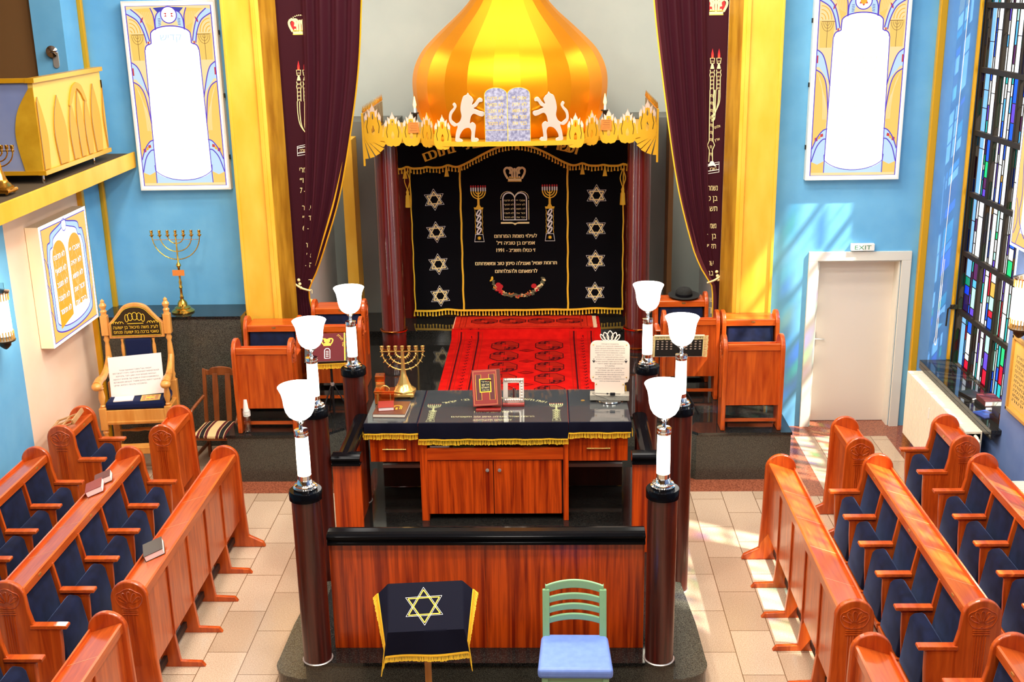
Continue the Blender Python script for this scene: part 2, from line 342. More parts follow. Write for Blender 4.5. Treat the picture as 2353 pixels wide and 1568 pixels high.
def dup(root, loc, rz, label, group=None):
    r = root.copy(); COL.objects.link(r); r.location = loc; r.rotation_euler = (0, 0, rz); r['label'] = label
    if group: r['group'] = group
    for ch in kids(root):
        c = ch.copy(); COL.objects.link(c); c.parent = r
        for g in kids(ch):
            d = g.copy(); COL.objects.link(d); d.parent = c
    return r
def fringe(mb, pts, mp, length, m, step=0.016, wd=0.010, band=0.014):
    """braid along a line with little hanging tassels below it (downwards in v)"""
    mb.line(pts, band, mp, m)
    acc = 0.0; cur = 0.0
    for i in range(len(pts)-1):
        (x0, y0), (x1, y1) = pts[i], pts[i+1]; q = math.hypot(x1-x0, y1-y0)
        while cur <= acc+q and q > 0:
            t = (cur-acc)/q; x = x0+(x1-x0)*t; y = y0+(y1-y0)*t
            l_ = length*random.uniform(0.9, 1.08); j = random.uniform(-0.15, 0.15)*wd
            a = [(x-wd*0.13, y), (x+wd*0.13, y), (x+wd*0.30+j, y-l_*0.55), (x+wd*0.5+j, y-l_), (x-wd*0.5+j, y-l_), (x-wd*0.30+j, y-l_*0.55)]
            mb.prism(a, 0.0005, 0.005, mp, m)
            cur += step
        acc += q
def star(mb, cx, cy, r, wd, mp, m, rot=0.0, m2=None):
    for s_ in (90, 270):
        tri = [(cx+r*math.cos(math.radians(s_+k*120)+rot), cy+r*math.sin(math.radians(s_+k*120)+rot)) for k in range(3)]
        mb.line([tri[0], tri[1]], wd, mp, m); mb.line([tri[1], tri[2]], wd, mp, m); mb.line([tri[2], tri[0]], wd, mp, m)
        if m2:
            k_ = 1+2.6*wd/r
            tr = [(cx+(a-cx)*k_, cy+(b-cy)*k_) for a, b in tri]
            for i in range(3): mb.line([tr[i], tr[(i+1) % 3]], wd*0.32, mp, m2)
# ------------------------------------------------------------------ the room
PL = 0.56                                     # platform height
def sbox(name, x0, x1, y0, y1, z0, z1, m, bevel=0.0, parent=None):
    return struct(MB().box(x0, x1, y0, y1, z0, z1).build(name, m, parent, bevel=bevel))
sbox('floor', -5.2, 5.6, -3.0, 13.7, -0.12, 0.0, 'beige_granite_tiles')
fb = MB()
fb.box(-4.85, 3.12, 11.53, 11.9, 0.0, 0.004); fb.box(3.12, 4.9, 11.53, 13.66, 0.0, 0.004); fb.box(2.95, 4.9, 11.40, 11.53, 0.0, 0.0035)
struct(fb.build('floor_border', 'brown_granite'))
sbox('floor_inlay', 3.42, 4.52, 11.45, 13.1, 0.004, 0.0075, 'beige_granite_tiles')
sbox('ceiling', -8.2, 5.6, -3.0, 17.5, 7.3, 7.5, 'ceiling_white')
sbox('wall_front', -8.4, 5.6, -3.3, -3.0, 0.0, 7.3, 'brown_paint')
# left wall below the gallery, pink bay, corner strip, trims
sbox('wall_left', -5.1, -4.85, -3.0, 11.0, 0.0, 3.3, 'blue_paint')
sbox('wall_left_bay', -5.1, -4.86, 11.0, 12.93, 0.0, 3.3, 'pink_paint')
sbox('wall_left_corner', -5.14, -4.80, 12.95, 13.5, 0.0, 7.3, 'blue_paint')
sbox('trim_1', -4.87, -4.80, 12.88, 12.96, 0.0, 3.3, 'gold_trim', 0.012)
sbox('trim_2', -4.805, -4.745, 13.40, 13.46, 0.0, 7.3, 'gold_trim', 0.012)
sbox('wall_back_gallery', -8.2, -5.14, 13.0, 13.3, 3.47, 7.3, 'brown_paint')
sbox('wall_left_gallery', -8.4, -8.2, -3.0, 13.3, 3.3, 7.3, 'brown_paint')
g = MB(); g.box(-8.2, -4.36, -3.0, 13.44, 3.31, 3.465); struct(g.build('floor_gallery', 'gallery_carpet'))
sbox('trim_3', -4.36, -4.335, -3.0, 13.44, 3.305, 3.485, 'ochre_plaster', 0.004)
# back wall: left bay, right bay with the door opening
sbox('wall_back_left', -4.85, -3.0, 13.46, 13.7, 0.0, 7.3, 'blue_paint')
sbox('wall_back_right', 3.0, 3.66, 13.46, 13.7, 0.0, 7.3, 'blue_paint')
sbox('wall_back_right', 4.64, 5.0, 13.46, 13.7, 0.0, 7.3, 'blue_paint')
sbox('wall_back_right', 3.66, 4.64, 13.46, 13.7, 2.09, 7.3, 'blue_paint')
# piers either side of the apse opening: front face with a bead, mustard reveal turned to the middle
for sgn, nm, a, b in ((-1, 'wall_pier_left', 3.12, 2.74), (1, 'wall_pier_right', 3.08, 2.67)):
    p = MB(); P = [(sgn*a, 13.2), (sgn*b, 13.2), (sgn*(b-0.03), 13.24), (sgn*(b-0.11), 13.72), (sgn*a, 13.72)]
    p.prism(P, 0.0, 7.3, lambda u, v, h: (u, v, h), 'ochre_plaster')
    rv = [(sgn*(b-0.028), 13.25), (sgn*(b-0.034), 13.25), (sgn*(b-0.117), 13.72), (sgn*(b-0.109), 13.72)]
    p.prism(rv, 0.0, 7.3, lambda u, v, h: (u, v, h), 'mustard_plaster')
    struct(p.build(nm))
    t = MB(); t.box(sgn*b-sgn*0.0, sgn*(b+0.045), 13.175, 13.2, 0.0, 7.3); t.box(sgn*a, sgn*(a-0.035), 13.18, 13.2, 0.0, 7.3)
    struct(t.build('trim_4' if sgn < 0 else 'trim_5', 'ochre_plaster', bevel=0.006))
# apse
sbox('wall_back', -3.2, 3.2, 17.3, 17.5, 0.0, 7.3, 'apse_grey')
sbox('wall_apse_left', -3.0, -2.78, 13.72, 17.3, 0.0, 7.3, 'niche_white')
sbox('wall_apse_right', 2.78, 3.0, 13.72, 17.3, 0.0, 7.3, 'niche_white')
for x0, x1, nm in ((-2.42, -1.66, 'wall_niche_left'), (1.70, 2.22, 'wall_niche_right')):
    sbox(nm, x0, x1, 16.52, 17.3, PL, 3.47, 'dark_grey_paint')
sbox('trim_6', -2.40, -2.24, 16.1, 16.52, PL, 3.27, 'ochre_plaster', 0.006); sbox('trim_7', 2.16, 2.23, 16.1, 16.52, PL, 3.47, 'brown_paint', 0.006)
# platform, steps and shelf block
def slab(name, poly, z0, z1, body, top, over=0.012, t=0.03):
    m = MB(); m.prism(poly, z0, z1-t, lambda u, v, h: (u, v, h), body)
    cx = sum(p[0] for p in poly)/len(poly); cy_ = sum(p[1] for p in poly)/len(poly)
    big = [(u+(over if u > cx else -over), v+(over if v > cy_ else -over)) for u, v in poly]
    m.prism(big, z1-t, z1, lambda u, v, h: (u, v, h), top)
    return struct(m.build(name))
slab('floor_platform', [(-3.09, 11.84), (-2.03, 11.84), (-1.52, 12.36), (1.55, 12.36), (2.08, 11.84), (3.10, 11.84), (3.10, 17.3), (-3.09, 17.3)], 0.0, PL, 'speckled_granite', 'black_granite')
slab('floor_ark_step', [(-2.2, 15.53), (2.2, 15.53), (2.2, 16.52), (-2.2, 16.52)], PL, 0.665, 'black_granite', 'black_granite', 0.006, 0.03)
slab('floor_low_step', [(-1.70, 11.36), (1.72, 11.36), (2.0, 11.84), (1.55, 12.34), (-1.52, 12.34), (-1.96, 11.84)], 0.004, 0.2, 'speckled_granite', 'black_granite', 0.0)
slab('wall_shelf_block', [(-4.80, 12.92), (-3.125, 12.92), (-3.125, 13.46), (-4.80, 13.46)], 0.0, 1.626, 'speckled_granite', 'black_granite', 0.008)
pj = [(-1.46, 7.70), (1.46, 7.70)]+arc(1.46, 7.93, 0.215, -80, 10, 8)+[(1.66, 8.5), (1.61, 9.19), (1.41, 9.25), (1.41, 11.36), (-1.41, 11.36), (-1.41, 9.25), (-1.61, 9.19), (-1.66, 8.5)]+arc(-1.46, 7.93, 0.215, 170, 260, 8)
slab('floor_bimah_step', pj, 0.0, 0.18, 'speckled_granite', 'speckled_granite', 0.006, 0.02)
slab('floor_bimah', [(-1.39, 7.64), (1.39, 7.64), (1.39, 11.35), (-1.39, 11.35)], 0.18, 0.36, 'speckled_granite', 'black_granite', 0.01, 0.03)
# door
d = MB()
for x0, x1, z0, z1 in ((3.55, 3.66, 0.0, 2.09), (4.64, 4.75, 0.0, 2.09), (3.55, 4.75, 2.09, 2.20)): d.box(x0, x1, 13.43, 13.47, z0, z1, 'door_frame_paint')
for x0, x1, z0, z1 in ((3.661, 3.685, 0.0, 2.07), (4.615, 4.639, 0.0, 2.07), (3.661, 4.639, 2.07, 2.089)): d.box(x0, x1, 13.471, 13.72, z0, z1, 'door_frame_paint')
dr = struct(d.build('door_1', bevel=0.004))
struct(MB().box(3.685, 4.615, 13.64, 13.68, 0.012, 2.07).build('door_leaf', 'door_paint', dr))
h = MB(); h.box(3.705, 3.725, 13.625, 13.64, 0.98, 1.16); h.tube([(3.715, 13.63, 1.08), (3.715, 13.60, 1.08), (3.83, 13.595, 1.075)], 0.009)
struct(h.build('door_handle', 'steel', dr, smooth=40))
# right wall with its stained-glass windows
def wr(y0, y1, z0, z1, m='blue_paint'): return sbox('wall_right', 4.9, 5.3, y0, y1, z0, z1, m)
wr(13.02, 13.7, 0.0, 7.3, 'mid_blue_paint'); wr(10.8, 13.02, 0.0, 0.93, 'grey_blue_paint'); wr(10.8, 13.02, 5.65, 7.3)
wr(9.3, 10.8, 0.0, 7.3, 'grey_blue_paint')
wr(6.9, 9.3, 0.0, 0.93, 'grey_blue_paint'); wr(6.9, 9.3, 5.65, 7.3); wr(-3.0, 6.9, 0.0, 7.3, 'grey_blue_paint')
sbox('trim_8', 4.82, 4.905, 13.38, 13.46, 0.0, 7.3, 'gold_trim', 0.012)
sbox('trim_9', 5.11, 5.15, 12.985, 13.025, 1.0, 5.65, 'gold_trim', 0.008)
def window(n, y0, y1, seed):
    rnd = random.Random(seed); X = 5.20; Z0, Z1 = 0.93, 5.65
    fr = MB(); gl = MB(); ld = MB()
    fr.box(X-0.035, X+0.03, y0, y0+0.06, Z0, Z1); fr.box(X-0.035, X+0.03, y1-0.06, y1, Z0, Z1); fr.box(X-0.034, X+0.029, y0+0.06, y1-0.06, Z0, Z0+0.06); fr.box(X-0.034, X+0.029, y0+0.06, y1-0.06, Z1-0.06, Z1)
    nz, ny = 7, 4; dz = (Z1-Z0)/nz; dy = (y1-y0)/ny
    for i in range(1, nz): fr.box(X-0.032, X+0.02, y0+0.05, y1-0.05, Z0+i*dz-0.03, Z0+i*dz+0.03)
    for j in range(1, ny): fr.box(X-0.028, X+0.018, y0+j*dy-0.026, y0+j*dy+0.026, Z0+0.05, Z1-0.05)
    for i in range(nz):
        for j in range(ny):
            u = y0+j*dy+0.03; ue = y0+(j+1)*dy-0.03; zb, zt = Z0+i*dz+0.03, Z0+(i+1)*dz-0.03
            ns = rnd.choice((5, 6, 6, 7)); ws = [rnd.uniform(0.5, 1.0)*(1.9 if k in (1, 3) else 0.8) for k in range(ns)]; tot = sum(ws); cur = u
            low = i < 2
            for k in range(ns):
                nx = cur+(ue-u)*ws[k]/tot; z = zb
                white = (k % 2 == 1) and rnd.random() > (0.35 if low else 0.10)
                while z < zt-1e-4:
                    L = rnd.uniform(0.25, 0.6) if white else rnd.uniform(0.06, 0.26)
                    ze = min(zt, z+L); ze = zt if zt-ze < 0.05 else ze
                    if white: c = 'pane_clear' if rnd.random() > 0.06 else 'pane_mint'
                    else: c = rnd.choice(['pane_blue', 'pane_blue', 'pane_teal', 'pane_green', 'pane_sky', 'pane_violet', 'pane_clear', 'pane_mint', 'pane_plum', 'pane_red' if low else 'pane_clear', 'pane_plum' if low else 'pane_clear', 'pane_clear', 'pane_amber' if rnd.random() < 0.4 else 'pane_teal'])
                    gl.add([(X, cur, z), (X, nx, z), (X, nx, ze), (X, cur, ze)], [(0, 1, 2, 3)], c)
                    if ze < zt: ld.box(X-0.004, X+0.004, cur, nx, ze-0.004, ze+0.004)
                    z = ze
                if k: ld.box(X-0.005, X+0.005, cur-0.004, cur+0.004, zb, zt)
                cur = nx
    f = struct(fr.build('window_%d' % n, 'dark_iron', bevel=0.008))
    struct(gl.build('stained_glass', None, f)); struct(ld.build('lead_came', 'dark_iron', f))
window(1, 10.8, 13.02, 5); window(2, 6.9, 9.3, 11)
wh = MB(); wh.box(5.09, 5.165, 12.955, 12.985, 1.62, 1.67); wh.tube([(5.10, 12.97, 1.65), (5.06, 12.96, 1.62), (5.055, 12.96, 1.42)], 0.010, 6); struct(wh.build('window_latch', 'dark_iron', bpy.data.objects['window_1']))
wc = MB(); wc.tube([(5.0, 13.005, 7.0), (4.985, 13.005, 4.0), (4.96, 13.0, 1.28)], 0.004, 5); wc.tube(spline([(4.96, 13.0, 1.28), (4.95, 13.0, 1.22), (4.965, 12.99, 1.18), (4.975, 13.0, 1.3), (4.985, 13.0, 2.2)], 5), 0.004, 5); tag(wc.build('blind_cord', 'white_plastic'), 'thin white blind cord hanging down the blue window jamb', 'cord')
sl = MB(); sl.box(4.80, 5.15, 10.72, 13.0, 0.955, 1.0); sl.box(4.80, 4.84, 10.72, 13.0, 0.90, 0.955); struct(sl.build('sill_right', 'black_granite', bevel=0.004))
# ------------------------------------------------------------------ benches
def bench(L, n, seats, label, name, plat=False):
    """local x runs along the bench, the sitter (or the panel front) faces -y"""
    t = thing(name, label, 'bench' if seats else 'desk')
    R = 0.141; zt = 0.928; te = 0.048
    if seats:
        out = [(R-0.02, 0), (R, 0.5), (R, zt)]+arc(0, zt, R, 8, 172, 14)+[(-R, zt), (-R-0.008, 0.82), (-R-0.03, 0.72), (-R-0.05, 0.68), (-0.40, 0.68), (-0.375, 0.655), (-0.37, 0.5), (-0.355, 0.3), (-0.335, 0.12), (-0.335, 0)]
    elif plat:
        out = [(R-0.03, 0), (R, 0.4), (R, zt)]+arc(0, zt, R, 8, 172, 14)+[(-R, zt), (-R, 0.5), (-R+0.02, 0.12), (-R+0.015, 0.06), (-R+0.02, 0)]
    else:
        out = [(R-0.03, 0), (R, 0.4), (R, zt)]+arc(0, zt, R, 8, 172, 14)+[(-R, zt), (-R-0.012, 0.45), (-R-0.03, 0.12), (-0.31, 0.05), (-0.33, 0)]
    for k, x in enumerate((0.0, L-te)):
        e = MB().prism(out, x, x+te, lambda u, v, h_: (h_, u, v)).build('end_panel', 'cherry_upright', t, bevel=0.012, seg=3)
        xf = -0.001 if k == 0 else L+0.001; dx = -0.004 if k == 0 else 0.004
        c = MB(); mp = lambda u, v: (xf+dx*0.4, u*(1 if k else -1)*0.95, v)
        for a in range(5):
            g0 = math.radians(90+(a-2)*27); q = []
            for s_ in range(14):
                th = 2*PI*s_/14; rr = 0.068+0.042*math.cos(th); tt = 0.0175*math.sin(th)*(0.75+0.35*math.cos(th))
                q.append((rr*math.cos(g0)-tt*math.sin(g0), 0.878+rr*math.sin(g0)+tt*math.cos(g0)))
            c.tube([mp(*p_) for p_ in q], 0.0042, 5, closed=True)
        c.tube([mp(*p_) for p_ in spline([(-0.066, 0.862), (-0.104, 0.92), (-0.098, 0.965), (-0.062, 0.985), (-0.03, 1.005), (0, 1.012), (0.03, 1.005), (0.062, 0.985), (0.098, 0.965), (0.104, 0.92), (0.066, 0.862), (0, 0.848)], 4, True)], 0.004, 5, closed=True)
        c.tube([mp(*p_) for p_ in [(-0.07, 0.87), (-0.02, 0.85), (0, 0.862), (0.02, 0.85), (0.07, 0.87)]], 0.004, 5)
        for zz in (0.835, 0.82, 0.80): c.tube([mp(-0.062, zz), mp(0.062, zz)], 0.005, 5)
        for u in (-0.04, -0.02, 0.0, 0.02, 0.04): c.tube([mp(u, 0.79), mp(u*0.9, 0.36)], 0.0045, 5)
        c.build('carved_crown', 'cherry_upright', e, smooth=60)
    # sloping book shelf with its front fascia, lip and pale joints between boards
    s = MB(); p = (L-2*te)/n
    if plat and seats: s.prism([(-0.114, 0.905), (-0.114, 0.975), (-0.104, 0.982), (0.20, 0.978), (0.20, 0.958), (-0.09, 0.955), (-0.09, 0.905)], te, L-te, lambda u, v, h_: (h_, u, v), 'cherry_long')
    else: s.prism([(-0.114, 0.915), (-0.114, 0.983), (-0.100, 0.990), (0.116, 0.918), (0.116, 0.942), (0.130, 0.942), (0.130, 0.888), (0.11, 0.888), (-0.09, 0.955), (-0.09, 0.915)], te, L-te, lambda u, v, h_: (h_, u, v), 'cherry_long')
    for i in range(1, n):
        x = te+i*p+0.18*p
        s.prism([(-0.100, 0.9906), (-0.100, 0.9912), (0.116, 0.9192), (0.116, 0.9186)], x-0.002, x+0.002, lambda u, v, h_: (h_, u, v), 'pale_joint')
    s.build('book_shelf', None, t, bevel=0.003)
    if seats:
        MB().box(te, L-te, 0.03, 0.055, 0.22, 0.93).build('back_panel', 'cherry_upright', t)
        dv = MB(); 
        for i in range(1, n):
            x = te+i*p
            d_ = MB().prism([(0.03, 0.24), (0.03, 0.93), (-0.118, 0.93), (-0.15, 0.74), (-0.16, 0.67), (-0.40, 0.67), (-0.375, 0.645), (-0.37, 0.5), (-0.355, 0.3), (-0.325, 0.0), (-0.24, 0.0), (-0.2, 0.24)], x-0.014, x+0.014, lambda u, v, h_: (h_, u, v)).build('divider', 'cherry_upright', t, bevel=0.004)
        for i in range(n+1):
            x = te*0.5 if i == 0 else (L-te*0.5 if i == n else te+i*p)
            MB().prism([(-0.15, 0.676), (-0.425, 0.676), (-0.432, 0.684), (-0.432, 0.700), (-0.425, 0.706), (-0.15, 0.706)], x-0.034, x+0.034, lambda u, v, h_: (h_, u, v)).build('armrest', 'cherry_long', t, bevel=0.006)
        for i in range(n):
            x0, x1 = te+i*p+0.018, te+(i+1)*p-0.018
            b = MB().prism([(0.03, 0.40), (0.03, 0.925), (-0.075, 0.925), (-0.098, 0.90), (-0.145, 0.60), (-0.165, 0.44), (-0.15, 0.40)], x0, x1, lambda u, v, h_: (h_, u, v)).build('backrest', 'navy_velvet', t, bevel=0.022, seg=3); b.data.shade_smooth()
            b = MB().prism([(-0.19, 0.34), (-0.198, 0.60), (-0.205, 0.655), (-0.235, 0.674), (-0.30, 0.668), (-0.325, 0.635), (-0.352, 0.46), (-0.378, 0.26), (-0.355, 0.215), (-0.24, 0.225)], x0+0.012, x1-0.012, lambda u, v, h_: (h_, u, v)).build('seat', 'navy_velvet', t, bevel=0.024, seg=3); b.data.shade_smooth()
            MB().box(x0-0.002, x1+0.002, -0.385, -0.345, 0.185, 0.235).build('seat_rail', 'cherry_long', t, bevel=0.006)
        MB().box(te, L-te, -0.05, 0.0, 0.05, 0.10).build('floor_rail', 'dark_wood', t)
        for i in range(n):
            if i % 2 == 0 or L < 1: MB().box(te+(i+0.55)*p-0.022, te+(i+0.55)*p+0.022, -0.1175, -0.114, 0.945, 0.963).build('name_plate', 'bright_brass', t)
    else:
        MB().box(te, L-te, -0.098, -0.075, 0.29, 0.95).build('front_panel', 'cherry_upright', t)
        for i in range(n+1):
            x = te+i*p
            if 0 < i < n:
                MB().box(x-0.009, x+0.009, -0.112, -0.098, 0.29, 0.90).build('batten', 'cherry_upright', t, bevel=0.005)
                MB().prism([(0.03, 0), (0.03, 0.30), (-0.098, 0.36), (-0.13, 0.05), (-0.30, 0.042), (-0.33, 0.0)], x-0.02, x+0.02, lambda u, v, h_: (h_, u, v)).build('leg', 'cherry_upright', t, bevel=0.004)
        MB().box(te, L-te, -0.03, 0.0, 0.075 if L < 1 else 0.05, 0.105).build('foot_rail', 'cherry_long' if L < 1 else 'dark_wood', t)
    return t
SIDE_L, SIDE_R = PI/2, -PI/2
GS, GD = 'benches with folding blue seats', 'book desks without seats'
sp = bench(2.71, 5, True, 'five-seat bench with two red books on its shelf, left block', 'pew_bench')
dp = bench(2.71, 5, False, 'long cherry book desk along the left aisle, one dark book on it', 'book_desk')
def put(root, x, y, z, rz): root.location = (x, y, z); root.rotation_euler = (0, 0, rz)
put(sp, -3.585, 7.59, 0, SIDE_L); put(dp, -2.66, 7.59, 0, SIDE_L)
dup(sp, (-4.50, 7.59, 0), SIDE_L, 'five-seat bench against the blue left wall, behind the bench with two red books', GS)
dup(sp, (-3.585, 4.48, 0), SIDE_L, 'bench cut by the lower left corner of the photo, one blue seat showing', GS)
dup(dp, (-2.66, 4.48, 0), SIDE_L, 'empty book desk cut by the bottom edge of the photo, left side', GD)
dup(dp, (2.61, 10.01, 0), SIDE_R, 'long cherry book desk along the right aisle', GD)
dup(sp, (3.50, 10.01, 0), SIDE_R, 'five-seat bench directly behind the right aisle desk', GS)
dup(sp, (4.46, 10.01, 0), SIDE_R, 'rearmost bench of the right block, nearest the grey-blue right wall', GS)
dup(dp, (2.61, 6.90, 0), SIDE_R, 'book desk cut by the bottom edge of the photo on the right side', GD)
dup(sp, (3.54, 6.90, 0), SIDE_R, 'bench cut by the lower right corner of the photo', GS)
sp['group'] = GS; dp['group'] = GD
s1 = bench(0.62, 1, True, 'single pew with blue seat under the small wooden bookstand, at the pink wall', 'single_pew')
d1 = bench(0.62, 1, False, 'small cherry book desk in front of the tall carved golden armchair', 'book_desk')
G1, G2 = 'single pews', 'small single book desks'
s1['group'] = G1; d1['group'] = G2
put(s1, -4.49, 10.83, 0, SIDE_L); put(d1, -3.45, 10.83, 0, SIDE_L)
dup(s1, (4.45, 11.03, 0), SIDE_R, 'single pew with blue seat beside the cream radiator under the stained-glass window', G1)
dup(d1, (3.44, 10.99, 0), SIDE_R, 'small cherry book desk on the floor near the grey door and radiator', G2)
for (x, y, lab, k) in ((-2.97, 12.0, 'small cherry desk with the water bottle at its foot, left end of the black platform', 0), (-2.34, 12.85, 'small cherry desk behind the red-clothed music stand, left of the ark', 0),
                       (2.34, 12.0, 'small cherry desk at the right corner of the black platform', 0), (1.79, 13.0, 'small cherry desk behind the music stand with pale fringe, right of the ark', 0),
                       (-3.07, 12.92, 'single pew behind the bottle desk, in front of the left yellow pier', 1), (-2.42, 13.66, 'single pew below the tied end of the left wine curtain', 1),
                       (2.47, 12.99, 'single pew with sunlit blue back in front of the right yellow pier', 1), (1.77, 13.85, 'single pew with the black hat on its top shelf, right of the ark', 1)):
    if k == 0 and x == -2.97: d3 = bench(0.66, 1, False, lab, 'book_desk', True); d3['group'] = G2; put(d3, x, y, PL, 0.0)
    elif k == 1 and x == -3.07: s3 = bench(0.66, 1, True, lab, 'single_pew', True); s3['group'] = G1; put(s3, x, y, PL, 0.0)
    else: dup(s3 if k else d3, (x, y, PL), 0.0, lab, G1 if k else G2)
# ------------------------------------------------------------------ bimah: lamp posts, railings, reading desk
def lamp_post(z0):
    t = thing('lamp_post', '', 'lamp'); H = 1.76
    MB().lathe([(0.108, 0.0), (0.106, 0.02), (0.108, H-z0-0.07)], n=32).build('column', 'wenge_post', t, smooth=40)
    MB().lathe([(0.114, 0.0), (0.116, 0.004), (0.110, 0.010)], n=32).build('foot_ring', 'steel', t, smooth=40)
    MB().lathe([(0.112, H-z0-0.07), (0.122, H-z0-0.068), (0.122, H-z0-0.008), (0.116, H-z0), (0.0, H-z0)], n=32).build('cap', 'black_lacquer', t, smooth=40)
    b = H-z0
    MB().lathe([(0.085, b), (0.088, b+0.02), (0.076, b+0.024), (0.078, b+0.04), (0.060, b+0.048), (0.052, b+0.075), (0.048, b+0.08), (0.050, b+0.115), (0.0, b+0.116)], n=28).build('lamp_base', 'chrome', t, smooth=35)
    MB().lathe([(0.046, b+0.11), (0.048, b+0.12), (0.049, b+0.25), (0.046, b+0.42)], n=24).build('glass_tube', 'lamp_tube', t, smooth=40)
    MB().lathe([(0.049, b+0.415), (0.051, b+0.42), (0.051, b+0.437), (0.047, b+0.44), (0.051, b+0.443), (0.051, b+0.462), (0.02, b+0.466), (0.014, b+0.475), (0.014, b+0.505), (0.045, b+0.54), (0.05, b+0.548), (0.0, b+0.549)], n=24).build('neck', 'chrome', t, smooth=35)
    MB().lathe([(0.03, b+0.545), (0.055, b+0.552), (0.080, b+0.572), (0.099, b+0.605), (0.110, b+0.65), (0.115, b+0.70), (0.123, b+0.74), (0.138, b+0.775), (0.145, b+0.79), (0.140, b+0.794), (0.118, b+0.74), (0.11, b+0.67), (0.085, b+0.59), (0.0, b+0.565)], n=36).build('lamp_shade', 'lamp_opal', t, smooth=60)
    return t
lp = lamp_post(0.36); lp.location = (-1.305, 7.70, 0.36); lp['label'] = 'dark lamp post at the bimah front, left of the black cloth with the gold star'; lp['group'] = 'six lamp posts around the bimah'
dup(lp, (1.285, 7.70, 0.36), 0, 'dark lamp post at the bimah front, right of the mint green chair')
dup(lp, (-1.41, 10.55, 0.36), 0, 'dark lamp post by the copper boxes, rear left of the bimah')
dup(lp, (1.41, 10.55, 0.36), 0, 'dark lamp post behind the crowned prayer board, rear right of the bimah')
lq = lamp_post(0.0); lq.location = (-1.565, 9.42, 0.0); lq['label'] = 'tall dark lamp post on the left flank of the bimah, behind the front left lamp'; lq['group'] = lp['group']
dup(lq, (1.60, 9.42, 0.0), 0, 'tall dark lamp post on the right flank of the bimah, behind the front right lamp')
RAIL = [(-0.075, 0.0), (-0.075, 0.022), (-0.062, 0.028), (-0.066, 0.045), (-0.085, 0.055), (-0.085, 0.075), (-0.06, 0.088), (-0.03, 0.094), (0.03, 0.094), (0.06, 0.088), (0.085, 0.075), (0.085, 0.055), (0.066, 0.045), (0.062, 0.028), (0.075, 0.022), (0.075, 0.0)]
t = thing('front_railing', 'wide glossy wood panel with black handrail closing the front of the bimah', 'railing', (0, 7.86, 0.36))
MB().box(-1.195, -0.02, -0.02, 0.02, 0.0, 0.90).build('wood_panel', 'sapele_panel', t, bevel=0.002); MB().box(-0.018, 1.175, -0.02, 0.02, 0.0, 0.90).build('wood_panel', 'sapele_panel', t, bevel=0.002)
MB().prism(RAIL, -1.196, 1.176, lambda u, v, h: (h, u, v+0.90)).build('handrail', 'black_lacquer', t, bevel=0.004)
for sgn, lab in ((-1, 'left corner railing of the bimah, black rail running back beside the copper boxes'), (1, 'right corner railing of the bimah, black rail running back beside the prayer board')):
    t = thing('side_railing', lab, 'railing', (sgn*1.335, 9.44, 0.36), 0, 'corner railings of the bimah'); s_ = sgn
    def X(a): return s_*a if True else a
    def bb(mb, a, b, *r): return mb.box(min(s_*a, s_*b), max(s_*a, s_*b), *r)
    p = MB(); bb(p, -0.135, 0.112, -0.02, 0.02, 0.0, 0.87); p.build('cross_panel', 'sapele_panel', t, bevel=0.002)
    p = MB(); bb(p, -0.02, 0.02, 0.02, 1.0, 0.0, 0.87); p.build('side_panel', 'sapele_panel', t, bevel=0.002)
    r = MB(); r.prism(RAIL, -0.145 if s_ > 0 else -0.112, 0.112 if s_ > 0 else 0.145, lambda u, v, h: (h, u, v+0.87)); r.prism([(u*0.78, v) for u, v in RAIL], 0.0, 1.0, lambda u, v, h: (u, h, v+0.8705))
    r.build('handrail', 'black_lacquer', t, bevel=0.004)
DT, DX0, DX1, DY0, DY1, CX0, CX1 = 1.365, -1.25, 1.225, 10.06, 10.97, -0.75, 0.65
t = thing('reading_desk', 'broad cherry reading desk under dark cloths and glass inside the bimah', 'desk', (0, 0, 0))
MB().box(CX0, CX0+0.07, DY0+0.02, DY1-0.05, 0.36, DT-0.031).build('side_board', 'sapele_panel', t, bevel=0.003); MB().box(CX1-0.05, CX1, DY0+0.02, DY1-0.05, 0.36, DT-0.031).build('side_board', 'sapele_panel', t, bevel=0.003)
k = MB(); k.box(CX0+0.07, CX1-0.05, DY0+0.06, DY1-0.08, 0.42, 0.97); k.box(CX0+0.07, CX1-0.05, DY1-0.12, DY1-0.08, 0.97, DT-0.03); k.build('cabinet_body', 'dark_wood', t)
MB().box(CX0+0.07, CX1-0.05, DY0+0.02, DY0+0.045, 0.985, 1.105).build('apron', 'sapele_across', t, bevel=0.003)
MB().box(CX0+0.07, CX1-0.05, DY0+0.045, DY1-0.12, 1.02, 1.04).build('inner_shelf', 'sapele_across', t)
MB().box(DX0, DX1, DY0, DY1, DT-0.03, DT).build('desk_top', 'sapele_across', t, bevel=0.003)
for x0, x1, kx in ((-0.685, -0.062, -0.115), (-0.055, 0.585, 0.0)):
    o = MB().box(x0, x1, DY0+0.035, DY0+0.06, 0.425, 0.975).build('cabinet_door', 'sapele_panel', t, bevel=0.003)
    MB().lathe([(0.006, 0), (0.006, 0.014), (0.016, 0.018), (0.017, 0.030), (0.0, 0.034)], (kx, DY0+0.035, 0.885), 14, None, Matrix.Rotation(PI/2, 4, 'X')).build('knob', 'steel', o, smooth=50)
